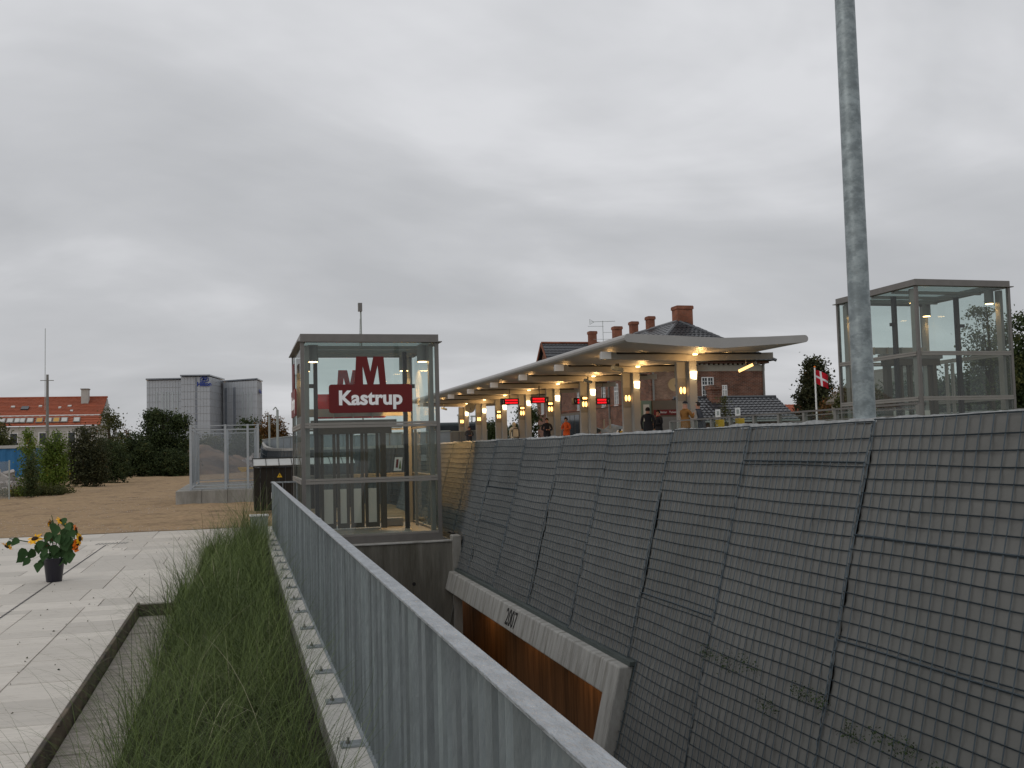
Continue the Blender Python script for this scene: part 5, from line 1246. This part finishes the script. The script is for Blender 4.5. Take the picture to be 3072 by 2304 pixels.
b = MB(); b.cbox(20.6, 27.6, 110, 112.5, 1.5, 4.4, .2); b.build('body', 'bus', t); b = MB(); b.box(20.7, 27.5, 109.97, 109.998, 3.1, 4.0); b.build('window_band', 'darkglass', t)
for x_ in (22, 26): b = MB(); b.tube([(x_, 109.95, 1.55), (x_, 110.3, 1.55)], .45, 16); b.build('wheel', 'black', t)
p = at(1250 + 445 / 2.949, 880 + 1045 / 2.949, 78)
t = thing('white_signal_post', (p.x, 78, 1), 'white post with a grey blue head beside the far clock', 'post')
b = MB(); b.tube([(p.x, 78, 1), (p.x, 78, p.z - .6)], .16, 10); b.build('post', 'white', t); b = MB(); b.tube([(p.x, 78, p.z - .6), (p.x, 78, p.z)], .17, 10); b.build('head', 'barrier', t)
for i, (px, py) in enumerate(((370, 1085), (488, 1095))):
    p = at(1250 + px / 2.949, 880 + py / 2.949, 160); t = thing('street_lamp', (p.x, 160, 1), ('left', 'right')[i] + ' of two distant street lamps beyond the far clock', 'street lamp', 'distant street lamps')
    b = MB(); b.tube([(p.x, 160, 0), (p.x, 160, p.z)], .12, 6); b.build('pole', 'cab', t); b = MB(); b.box(p.x - .2, p.x + .9, 159.9, 160.2, p.z, p.z + .25); b.build('lamp_head', 'cab', t)
# white gabled cottage
p = at(1250 + 530 / 2.949, 880 + 1135 / 2.949, 150)
t = thing('far_cottage', (p.x, 150, 1), 'small white gabled cottage with an orange roof beyond the barrier', 'house')
b = MB(); b.box(p.x - .9, p.x + .9, 150, 154, 0, p.z - .8); b.prism([(p.x - .9, 150, p.z - .8), (p.x + .9, 150, p.z - .8), (p.x + .5, 150, p.z), (p.x - .2, 150, p.z)], (0, 4, 0)); b.build('wall', 'plaster', t)
b = MB(); b.prism([(p.x - 3.2, 151, 1.5), (p.x - .91, 151, 1.5), (p.x - .91, 151, p.z - .9), (p.x - 1.4, 151, p.z - .9)], (0, 4, 0)); b.build('roof', 'tile_r', t)

# antenna tower behind the near lift
p0 = at(800 + 1033 / 3.687, 880 + 600 / 3.687, 150); pt = at(800 + 1033 / 3.687, 880 + 200 / 3.687, 150); ph = at(800 + 1033 / 3.687, 880 + 108 / 3.687, 150)
t = thing('radio_tower', (pt.x, 150, 0), 'distant lattice radio tower with a box head above the near lift', 'radio tower')
b = MB(); b.tube([(pt.x + .2, 150, 0), (pt.x + .1, 150, pt.z)], .13, 6)
b.build('pole', 'cab', t); b = MB()
for k in range(40):
    z = 8 + k * .38; wd = .75 * (1 - k / 46)
    if z < pt.z - 1.5: b.tube([(pt.x + .15 - wd, 150, z), (pt.x + .15, 150, z + .38)], .03, 3); b.tube([(pt.x + .15 - wd, 150, z), (pt.x + .15 - wd * .97, 150, z + .38)], .035, 3); b.tube([(pt.x + .15 - wd, 150, z), (pt.x + .15, 150, z)], .025, 3)
b.build('lattice', 'cab', t); b = MB(); b.box(pt.x - .30, pt.x + .30, 149.7, 150.3, pt.z, ph.z); b.build('antenna_box', 'frame', t)

# ------------------------------------------------------------------ hotel far away
ht = thing('grey_hotel', (-14, 455, 0), 'large pale grey clad hotel block with a blue sign, far beyond the trees', 'hotel')
blocks = [('left_block', [(-38.1, 452), (-23.8, 449), (-23.8, 470), (-38.1, 473)], 33.5, 3, 10),
          ('middle_block', [(-23.8, 447), (-12.1, 446), (-6.6, 470), (-23.8, 472)], 34.6, 0, 0),
          ('right_block', [(-6.7, 464), (7.6, 451), (10.2, 466), (-4, 480)], 33.3, 0, 0)]
for name, poly, zt, _, _ in blocks:
    b = MB(); b.prism([(x, y, 0) for x, y in poly], (0, 0, zt)); o = b.build(name, 'hotel', ht)
    # thin overhanging roof plate
    cx_ = sum(p[0] for p in poly) / 4; cy_ = sum(p[1] for p in poly) / 4
    b = MB(); b.prism([(cx_ + (x - cx_) * 1.05, cy_ + (y - cy_) * 1.08, zt + .35) for x, y in poly], (0, 0, .55)); b.build('roof_plate', 'hotel_g', o)
    # panel joints as recessed lines: every storey and bay of the faces in view
    def face(p, q, nx_, nz_, o=o):
        p, q = Vector((*p, 0)), Vector((*q, 0)); d = (q - p); n = Vector((d.y, -d.x, 0)).normalized(); jm = MB()
        for k in range(1, nz_): z = zt * k / nz_; jm.bar(p + n * .05 + Vector((0, 0, z)), q + n * .05 + Vector((0, 0, z)), .10, .11)
        for k in range(1, nx_): a = p + d * k / nx_; jm.bar(a + n * .04, a + n * .04 + Vector((0, 0, zt)), .07, .07)
        jm.build('panel_joints', 'hotel_j', o, kind='stuff')
    face(poly[0], poly[1], 12 if 'mid' not in name else 9, 11); face(poly[1], poly[2], 10, 11)
# window strips
def strip(p, q, t0, t1, z0, z1, m, ofs=.12):
    p, q = Vector((*p, 0)), Vector((*q, 0)); d = (q - p); n = Vector((d.y, -d.x, 0)).normalized(); b = MB()
    a = p + d * t0 + n * ofs; c = p + d * t1 + n * ofs; b.prism([a + Vector((0, 0, z0)), c + Vector((0, 0, z0)), c + Vector((0, 0, z1)), a + Vector((0, 0, z1))], -n * .1); return b
for k in range(11): strip((-23.8, 447), (-12.1, 446), .49, .56, .4 + k * 3.12, 3.1 + k * 3.12, 0).build('stair_window', 'hotel_g', ht)
strip((-6.7, 464), (7.6, 451), .04, .11, 0, 30.8, 0).build('glazed_strip', 'hotel_g', ht); strip((-6.7, 464), (7.6, 451), .30, .37, 0, 30.8, 0).build('glazed_strip', 'hotel_g', ht)
MT['hotel_w'] = mat('hotel_windows', (.36, .40, .42), .2, var=.1, vscale=.3, spec=.5)
for t0 in (.56, .72, .82): strip((-6.7, 464), (7.6, 451), t0, t0 + .045, 3, 28.5, 0).build('glazed_strip', 'hotel_w', ht)
for t0 in (.26, .42, .52, .60, .72, .86): strip((-38.1, 452), (-23.8, 449), t0, t0 + .05, 3, 28.5, 0).build('glazed_strip', 'hotel_w', ht)
text('sign_name', 'Hilton', 2.5, (-14.3, 445.85, 31.4), (1, -.085, 0), (0, 0, 1), 'logo', ht, .05, .09, .95)
b = MB(); cc = Vector((-14.2, 445.9, 33.5 - .05))
for k in range(24):
    a0, a1 = k * math.pi / 12, (k + 1) * math.pi / 12
    b.bar(cc + Vector((1.75 * math.cos(a0), 0, 1.05 * math.sin(a0))), cc + Vector((1.75 * math.cos(a1), 0, 1.05 * math.sin(a1))), .2, .32)
b.bar(cc + Vector((-.7, 0, -.7)), cc + Vector((-.2, 0, .75)), .2, .45); b.bar(cc + Vector((.35, 0, -.75)), cc + Vector((.8, 0, .7)), .2, .45); b.bar(cc + Vector((-.9, 0, -.05)), cc + Vector((1.0, 0, .2)), .2, .6)
b.build('sign_emblem', 'logo', ht)
text('side_sign', 'Hilton', 2.3, (9.3, 457.5, 28.6), (.17, .98, 0), (0, 0, 1), 'logo', ht, .05, .09)

# ------------------------------------------------------------------ orange roofed house on the left
hs = thing('orange_roof_house', (-24, 112, 0), 'long pale house with an orange tiled roof and a row of roof windows, left', 'house')
Y0 = 110; xl = -52; xr_ = -13.7
# roof: lower steep part and upper part, ridge to the north
eave = (Y0, 4.87); brk = (Y0 + 1.2, 5.88); rid = (Y0 + 5.4, 7.95)
b = MB(); b.box(xl, xr_ - .35, Y0 + .3, Y0 + 9.6, 0, 4.8); b.build('wall', 'plaster', hs)
xr2 = xr_ - .0
b = MB(); b.prism([(xr_ - .45, Y0 + .3, 4.8), (xr_ - .45, Y0 + 9.6, 4.8), (xr_ - .45, rid[0], rid[1] - .12)], (.44, 0, 0)); b.build('gable', 'plaster', hs)
tile_roof('lower_roof', hs, ((xl, eave[0], eave[1]), (xr2 - .05, eave[0], eave[1]), (xr2 - .05, brk[0], brk[1]), (xl, brk[0], brk[1])), .7, .35, 'tile_r')
tile_roof('upper_roof', hs, ((xl, brk[0], brk[1] + .06), (xr2 - .05, brk[0], brk[1] + .06), (xr2 - .05, rid[0], rid[1]), (xl, rid[0], rid[1])), .7, .35, 'tile_r')
b = MB(); b.box(xl, xr2, brk[0] - .06, brk[0] + .02, brk[1] + .02, brk[1] + .12); b.build('white_fillet', 'white', hs)
b = MB(); b.tube([(xl, rid[0], rid[1] + .05), (xr2, rid[0], rid[1] + .05)], .12, 6); b.build('ridge_tiles', 'tile_r', hs)
b = MB(); b.box(-16.15, -15.45, rid[0] - 1.6, rid[0] - .5, 7.0, 8.75); o = b.build('chimney', 'plaster', hs); b = MB(); b.box(-16.22, -15.38, rid[0] - 1.68, rid[0] - .42, 8.75, 8.85); b.build('chimney_cap', 'conc', o)
for i, pxx in enumerate((30, 145, 255, 315, 430, 563, 693, 803, 917, 1093)):
    x = at(pxx / 4.74, 1150 + 520 / 4.74, Y0 + .6).x; z0, z1 = 5.12, 5.62
    def rp(xx, z, o=.06): yy = eave[0] + (z - eave[1]) / (brk[1] - eave[1]) * 1.2; return (xx, yy - o * .7, z + o * .6)
    b = MB(); b.prism([rp(x - .33, z0, .08), rp(x + .33, z0, .08), rp(x + .33, z1, .08), rp(x - .33, z1, .08)], (0, -.06, .05)); o = b.build('roof_window', 'coldark', hs)
    b = MB(); b.prism([rp(x - .25, z0 + .07, .17), rp(x + .25, z0 + .07, .17), rp(x + .25, z1 - .05, .17), rp(x - .25, z1 - .05, .17)], (0, -.01, .01)); b.build('pane', 'warmwin' if i in (5, 7) else 'frost', o)
for (pxx, pyy, w_) in ((185, 350, .35), (850, 362, .25), (990, 338, .35), (1018, 412, .25), (350, 385, .7), (575, 340, .3)):
    q = at(pxx / 4.74, 1150 + pyy / 4.74, Y0 + 3); u = (q.z - brk[1]) / (rid[1] - brk[1]); yy = brk[0] + (rid[0] - brk[0]) * u
    q = at(pxx / 4.74, 1150 + pyy / 4.74, yy); z = brk[1] + (rid[1] - brk[1]) * u
    b = MB(); h_ = .2 if w_ < .6 else .55; b.prism([(q.x - w_ / 2, yy - .14, z + .0), (q.x + w_ / 2, yy - .14, z), (q.x + w_ / 2, yy + h_, z + h_ * .6), (q.x - w_ / 2, yy + h_, z + h_ * .6)], (0, -.05, .12)); b.build('skylight', 'frost' if w_ < .6 else 'darkglass', hs)
for k in range(14):
    x = -15.2 - k * 1.35; b = MB(); b.box(x - .4, x + .4, Y0 + .25, Y0 + .298, 2.9, 4.2); o = b.build('window', 'white', hs); b = MB(); b.box(x - .32, x + .32, Y0 + .235, Y0 + .248, 2.98, 4.12); b.build('pane', 'darkglass', o)
p = at(335 / 2.4578, 900 + 210 / 2.4578, 100); q = at(350 / 2.4578, 900 + 550 / 2.4578, 100)
t = thing('radio_mast', (q.x, 100, 0), 'thick dark mast with a very thin aerial in front of the orange roof', 'mast')
b = MB(); b.tube([(q.x, 100, 0), (q.x, 100, q.z)], [.16, .11], 8); b.build('pole', 'coldark', t); b = MB(); b.tube([(p.x, 99.9, 6), (p.x, 99.9, p.z)], .028, 5); b.build('aerial', 'cab', t)
b = MB(); b.box(q.x - .6, q.x + .55, 99.9, 99.98, q.z - .58, q.z - .52); b.build('crossbar', 'coldark', t)

# blue container, rubble, fence at the far left
t = thing('blue_container', (-17, 70, 0), 'blue corrugated container with a pale roof edge behind the left trees', 'container')
x0, x1, yf, z0, z1 = -21.5, -13.0, 72, .2, 2.28
b = MB(); n = 60; vs = []
for i in range(n + 1):
    x = x0 + (x1 - x0) * i / n; dy = .05 * (1 if (i // 2) % 2 else 0); vs += [(x, yf - dy, z0), (x, yf - dy, z1)]
b.add(vs, [(2 * i, 2 * i + 2, 2 * i + 3, 2 * i + 1) for i in range(n)]); b.box(x0, x1, yf + .06, yf + 2.4, z0, z1); b.build('body', 'blue', t)
b = MB(); b.box(x0, x1 + .05, yf - .12, yf + 2.5, z1 + .003, z1 + .2); b.build('roof', 'shedlid', t)
for x in (-17.2, -13.1): b = MB(); b.box(x, x + .1, yf - .16, yf - .06, z0, z1); b.build('corner_post', 'white' if x < -15 else 'barrier', t)
b = MB(); b.box(-17.9, -16.5, 74.0, 75, 2.5, 2.75); tag(b.build('loose_board', 'white'), 'white board lying flat behind the blue container roof', 'board')
def heap(name, cx_, cy_, rx, ry, h, m, label, cat, n=40, rough=.12, kind=None):
    vs = []; g = np.linspace(-1, 1, n)
    for i in range(n):
        for j in range(n):
            x, y = g[i], g[j]; r = math.hypot(x, y); hh = max(0, 1 - r) ** .8
            z = h * hh * (1 + rough * hnoise(x * 4, y * 4, 3)) + .05 * hnoise(x * 15, y * 15, 1) * (hh > 0)
            vs.append((cx_ + x * rx, cy_ + y * ry, z - .06))
    b = MB(); b.add(vs, [(i * n + j, i * n + j + 1, (i + 1) * n + j + 1, (i + 1) * n + j) for i in range(n - 1) for j in range(n - 1)]); o = b.build(name, m, smooth=True); return tag(o, label, cat)
heap('sand_heap', -3.0, 92, 4.4, 12, 2.5, 'sand', 'big brown heap of earth behind the mesh cage', 'earth heap')
heap('earth_mound', -.3, 104, 3.2, 8, 1.5, 'sand', 'lower brown mound of earth right of the big heap', 'earth heap')
def stones(name, cx_, cy_, rx, ry, h, n, smin, smax, m, label, cat, seed=1):
    r_ = random.Random(seed); b = MB()
    for i in range(n):
        a = r_.uniform(0, 6.3); q = r_.random() ** .5; x = cx_ + rx * q * math.cos(a); y = cy_ + ry * q * math.sin(a); z = h * (1 - q) * r_.uniform(.4, 1); s = r_.uniform(smin, smax)
        M_ = Matrix.Rotation(r_.uniform(0, 6), 3, Vector((r_.random(), r_.random(), r_.random() + .1)).normalized()); d = Vector((s * r_.uniform(.6, 1.6), s, s * r_.uniform(.3, .8)))
        vs = [Vector((x, y, z)) + M_ @ Vector((d.x * sx_ * r_.uniform(.7, 1), d.y * sy_ * r_.uniform(.7, 1), d.z * sz_ * r_.uniform(.7, 1))) for sx_, sy_, sz_ in ((-1, -1, -1), (1, -1, -1), (1, 1, -1), (-1, 1, -1), (-1, -1, 1), (1, -1, 1), (1, 1, 1), (-1, 1, 1))]
        b.add(vs, [(0, 3, 2, 1), (4, 5, 6, 7), (0, 1, 5, 4), (1, 2, 6, 5), (2, 3, 7, 6), (3, 0, 4, 7)])
    o = b.build(name, m, kind='stuff'); o['label'] = label; return o
stones('rubble_heap', -11.6, 52, 2.6, 2.5, 1.25, 260, .08, .33, 'rubble', 'pale broken concrete rubble in front of the blue container', 'rubble')
stones('far_rubble', 1.0, 95, 1.8, 4, 1.3, 140, .15, .4, 'rubble', 'pale rubble seen through the mesh cage', 'rubble', 3)
t = thing('digger_bucket', (.3, 84, 0), 'small yellow digger bucket on the ground behind the mesh cage', 'digger bucket')
p = at(400 + 1100 / 3.318, 1050 + 1185 / 3.318, 84); b = MB(); b.prism([(p.x - .5, 84, p.z + .15), (p.x + .35, 84, p.z + .15), (p.x + .1, 84, p.z - .3), (p.x - .25, 84, p.z - .3)], (0, .7, 0)); b.build('bucket', 'yellow', t)
b = MB(); b.box(p.x + .3, p.x + 1.2, 84.1, 84.3, p.z - .02, p.z + .13); b.build('arm', 'yellow', t)
t = thing('site_fence', (-11, 42, 0), 'thin wire site fence in front of the rubble at the far left', 'fence')
for k, x in enumerate((-12.6, -10.4, -8.75)):
    b = MB(); b.tube([(x, 43.2, 0), (x, 43.2, 1.55)], .03, 6); b.build('fence_post', 'cab', t)
for x0, x1 in ((-12.6, -10.4), (-10.4, -8.75)):
    b = MB(); b.add([(x0, 43.2, .05), (x1, 43.2, .05), (x1, 43.2, 1.5), (x0, 43.2, 1.5)], [(0, 1, 2, 3)]); b.build('netting', 'netmesh', t)

# ------------------------------------------------------------------ trees and bushes
def tree(name, label, cat, base, h, blobs, lm, n, leaf=.14, trunk=.12, group=None, limbs=10, seed=0, kindleaf='crown', flat=.6):
    """blobs: (dx, dy, z, rx, ry, rz, weight) ellipsoids relative to base; leaves are single faces spread through clumps"""
    r = np.random.default_rng(seed + 100); base = Vector(base); t = thing(name, base, label, cat, group)
    wts = np.array([b_[6] for b_ in blobs], float); wts /= wts.sum()
    tb = MB(); topz = max(b_[2] for b_ in blobs)
    tb.tube([base, base + Vector((r.uniform(-.1, .1), 0, topz * .35)), base + Vector((blobs[0][0] * .5, blobs[0][1] * .5, topz * .75)), base + Vector((blobs[0][0], blobs[0][1], topz))], [trunk, trunk * .8, trunk * .5, trunk * .15], 7)
    ncl = max(30, n // 26); bi = r.choice(len(blobs), ncl, p=wts)
    C = np.zeros((ncl, 3)); 
    for i in range(ncl):
        b_ = blobs[bi[i]]; d = r.normal(size=3); d /= np.linalg.norm(d); q = r.random() ** .45
        C[i] = (b_[0] + d[0] * q * b_[3], b_[1] + d[1] * q * b_[4], b_[2] + d[2] * q * b_[5])
    C[:, 2] = np.maximum(C[:, 2], .12)
    for k in range(limbs):
        c = C[r.integers(ncl)]; z0 = min(c[2] * r.uniform(.3, .7), topz * .8); f_ = z0 / topz
        a = base + Vector((blobs[0][0] * f_, blobs[0][1] * f_, z0)); e_ = base + Vector(c); m = a.lerp(e_, .5) + Vector((0, 0, -.08 * (e_ - a).length))
        tb.tube([a, m, e_], [trunk * .4, trunk * .22, trunk * .06], 5)
    tb.build('trunk', 'bark', t, smooth=True)
    per = n // ncl; cs = r.uniform(.5, 1.35, ncl) * leaf * 2.5
    P = C[:, None, :] + r.normal(size=(ncl, per, 3)) * cs[:, None, None] * np.array([1, 1, .75]); P = P.reshape(-1, 3)
    P[:, 2] = np.maximum(P[:, 2], .03); m_ = len(P)
    U = r.normal(size=(m_, 3)); U /= np.linalg.norm(U, axis=1)[:, None]; Wv = r.normal(size=(m_, 3)); Wv -= (Wv * U).sum(1)[:, None] * U; Wv /= np.linalg.norm(Wv, axis=1)[:, None]
    s = r.uniform(.5, 1.2, m_)[:, None] * leaf; 
    Q = np.stack([P - U * s, P + Wv * s * flat - U * s * .1, P + U * s, P - Wv * s * flat - U * s * .1], 1).reshape(-1, 3) + np.array(base)
    F = np.arange(m_ * 4).reshape(-1, 4)
    rawmesh(kindleaf, Q, F, lm, t); return t
def S1(x, y): return (x / 2.4578, 900 + y / 2.4578)
def bush1(label, x0, x1, top, basey, Y, lm, n, leaf, seed, cat='tree', name='bushy_tree', trunk=.1, extra=(), fill=1.0, zbase=0.0, cen=None):
    """foliage occupying crop-1 columns x0..x1, rows top..base, standing at northing Y"""
    a = at(*S1(x0, basey), Y); c = at(*S1(x1, basey), Y); tp = at(*S1((x0 + x1) / 2, top), Y); w_ = (c.x - a.x) / 2; cx_ = (a.x + c.x) / 2 if cen is None else at(*S1(cen, basey), Y).x; H = tp.z - zbase
    bl = [(0, 0, H * .60, w_ * .85 * fill, w_ * .8, H * .40, 4), (-w_ * .45, .2, H * .36, w_ * .62, w_ * .6, H * .36, 2.5), (w_ * .48, -.2, H * .40, w_ * .62, w_ * .6, H * .38, 2.5), (0, -.2, H * .18, w_ * 1.0, w_ * .7, H * .2, 2.2)] + [(e_[0] * w_, 0, e_[1] * H, e_[2] * w_, e_[2] * w_, e_[3] * H, e_[4]) for e_ in extra]
    return tree(name, label, cat, (cx_, Y, zbase), H, bl, lm, n, leaf, trunk, 'trees and bushes along the left edge of the gravel', seed=seed)
bush1('olive bush at the far left edge above the blue container', -120, 95, 885, 1250, 77, 'leafE', 6500, .10, 1)
bush1('slender light green young tree in front of the blue container', 110, 310, 935, 1400, 46, 'leafB', 2600, .05, 2, fill=.7, extra=((0, .9, .3, .1, 1), (0, .7, .5, .12, 2)), name='young_tree', trunk=.05)
bush1('ivy covered stem under the slender light green tree', 185, 275, 1110, 1440, 45, 'leafA', 3200, .045, 3, cat='shrub', name='ivy_column', trunk=.04)
bush1('bright green leafy tree right of the blue container', 285, 500, 940, 1430, 50, 'leafB', 9500, .055, 4)
bush1('dark brown bush right of the bright green tree', 460, 800, 925, 1390, 58, 'leafC', 13000, .065, 5)
bush1('dark tangled undergrowth at the foot of the open crowned tree', 560, 960, 1010, 1350, 64, 'leafA', 15000, .065, 15, cat='bush', name='undergrowth')
bush1('open crowned tree with sparse yellow green leaves beside the orange roof gable', 690, 920, 800, 1330, 69, 'leafE', 4200, .075, 6, extra=((0, .85, .6, .14, 3), (.5, .8, .4, .12, 1.5)), name='open_tree', trunk=.16)
bush1('rusty brown bush between the open tree and the big dense tree', 850, 1010, 930, 1315, 82, 'leafD', 2600, .09, 7)
bush1('dark bush in front of the rusty brown bush', 780, 1130, 955, 1310, 79, 'leafA', 14000, .09, 17, cat='bush', name='undergrowth')
bush1('big dense dark green tree left of the mesh cage', 1000, 1400, 815, 1300, 82, 'leafA', 24000, .095, 8, extra=((.65, .8, .35, .13, 1.2), (-.3, .9, .4, .1, 1.2)), name='dense_tree', trunk=.25)
bush1('low green undergrowth left of the cage at the edge of the gravel', 1080, 1440, 1100, 1298, 79, 'leafA', 9000, .085, 9, cat='bush', name='undergrowth')
bush1('yellow green low weeds along the gravel edge at the far left', -40, 560, 1375, 1475, 47, 'leafE', 6000, .05, 10, cat='weeds', name='weed_strip')
bush1('green trees on the rise behind the mesh cage', 1400, 1700, 985, 1290, 128, 'leafE', 7000, .16, 11, name='distant_tree')
bush1('dark green trees behind the right half of the mesh cage', 1640, 1960, 985, 1260, 125, 'leafA', 9000, .16, 12, name='distant_tree')
bush1('dark broad tree right of the hotel behind the mesh cage', 1720, 1950, 862, 1150, 150, 'leafA', 9000, .18, 13, name='distant_tree', trunk=.3)
bush1('reddish brown autumn tree between the hotel and the near lift', 1880, 2130, 838, 1130, 145, 'leafD', 11000, .16, 14, name='autumn_tree', trunk=.3)
G2 = 'trees round the station building and platform'
def tr2(name, label, px0, px1, top, basey, Y, lm, n, leaf, seed, zb=1.1, trunk=.2, blobs=None, cat='tree'):
    a = at(px0, basey, Y); c = at(px1, basey, Y); tp = at((px0 + px1) / 2, top, Y); w_ = (c.x - a.x) / 2; H = tp.z - zb
    bl = blobs or [(0, 0, H * .55, w_ * .8, w_ * .8, H * .4, 4), (-w_ * .4, .2, H * .35, w_ * .6, w_ * .6, H * .33, 2), (w_ * .4, -.2, H * .35, w_ * .6, w_ * .6, H * .33, 2)]
    bl = [(q[0] * (w_ if blobs else 1), q[1] * (w_ if blobs else 1), q[2] * (H if blobs else 1), q[3] * (w_ if blobs else 1), q[4] * (w_ if blobs else 1), q[5] * (H if blobs else 1), q[6]) for q in bl]
    return tree(name, label, cat, ((a.x + c.x) / 2, Y, zb), H, bl, lm, n, leaf, trunk, G2, seed=seed)
cone = [(0, 0, .25, .85, .8, .22, 4), (0, 0, .5, .62, .6, .2, 3), (.05, 0, .72, .4, .4, .16, 2), (0, 0, .9, .18, .18, .1, 1)]
tr2('dark_conifer', 'dark feathery tree behind the flag left of the right lift', 2375, 2520, 1078, 1230, 80, 'leafC', 20000, .16, 21, blobs=cone, trunk=.25)
tr2('autumn_bush', 'orange brown bush at the right foot of the dark feathery tree', 2460, 2560, 1155, 1235, 74, 'leafD', 4500, .12, 22)
tr2('leafy_tree', 'large dark tree beyond the right edge of the right lift', 3000, 3260, 900, 1250, 42, 'leafA', 24000, .10, 23, trunk=.3)
tr2('branching_tree', 'loose grey green branches seen through the upper glass of the right lift', 2890, 3060, 905, 1180, 40, 'leafE', 5200, .075, 24, blobs=[(0, 0, .75, .9, .8, .13, 2), (-.35, 0, .6, .5, .5, .12, 2), (.3, 0, .5, .6, .6, .15, 2), (-.2, 0, .92, .5, .5, .05, .6)], trunk=.12)
tr2('bushy_tree', 'dark bushes seen through the lower glass of the right lift, left part', 2765, 2920, 1100, 1240, 52, 'leafA', 12000, .12, 25)
tr2('bushy_tree', 'dark bushes seen through the lower glass of the right lift, right part', 2870, 3050, 1085, 1240, 50, 'leafA', 14000, .12, 26)
tr2('bushy_tree', 'grey green bush seen through the left glass of the right lift', 2510, 2650, 1120, 1235, 58, 'leafE', 7500, .12, 27)
tr2('bushy_tree', 'dark bush behind the corner post of the right lift', 2650, 2790, 1130, 1240, 56, 'leafA', 8000, .12, 32)
tr2('bushy_tree', 'rusty low bush left of the corner post of the right lift', 2690, 2760, 1170, 1240, 50, 'leafD', 2500, .10, 33)
tr2('leafy_tree', 'dark green tree between the red display and the station wall', 1525, 1612, 1208, 1312, 88, 'leafA', 7000, .12, 28, blobs=[(.3, 0, .6, .7, .7, .4, 3), (-.5, 0, .3, .6, .6, .3, 2), (0, 0, .2, 1, .8, .2, 2)])
tr2('bushy_tree', 'green bush left of the cream hooded person at the far platform', 1456, 1502, 1255, 1320, 92, 'leafA', 4500, .11, 29)
tr2('bushy_tree', 'dark low bush beyond the white signal post', 1400, 1440, 1262, 1300, 140, 'leafA', 1800, .18, 30)
tr2('sapling', 'thin green sapling in front of the outbuilding roof', 2140, 2212, 1160, 1290, 44, 'leafE', 900, .055, 31, zb=1.2, trunk=.025, blobs=[(0, 0, .55, .75, .7, .12, 2), (-.1, 0, .35, .9, .8, .14, 2), (0, 0, .8, .3, .3, .15, 1)])
# distant tree belts closing the horizon
def belt(name, x0, x1, Y, h, lm, n, leaf, seed, zb=0, label=None):
    r = np.random.default_rng(seed); xs = r.uniform(x0, x1, n); hh = h * (.62 + .38 * np.abs(np.sin(xs * .21 + seed)) * (.6 + .4 * np.sin(xs * .53))); z = zb + r.random(n) ** .8 * hh
    P = np.stack([xs, Y + r.normal(0, 3, n), z], -1); U = r.normal(size=(n, 3)); U /= np.linalg.norm(U, axis=1)[:, None]; Wv = r.normal(size=(n, 3)); Wv /= np.linalg.norm(Wv, axis=1)[:, None]; s = r.uniform(.5, 1.2, n)[:, None] * leaf
    Q = np.stack([P - U * s, P + Wv * s * .6, P + U * s, P - Wv * s * .6], 1).reshape(-1, 3); o = rawmesh(name, Q, np.arange(n * 4).reshape(-1, 4), lm, kind='stuff'); o['label'] = label
belt('distant_woods', -90, 25, 210, 4.6, 'leafA', 22000, .5, 4, label='low dark band of distant trees behind everything on the left')
belt('distant_woods', 60, 190, 150, 5.5, 'leafA', 22000, .42, 5, 1, label='low dark band of distant trees behind the right lift')
belt('hedge', 4.9, 12.5, 31.5, .35, 'leafE', 2500, .05, 6, 1.15, label='weeds on the embankment')
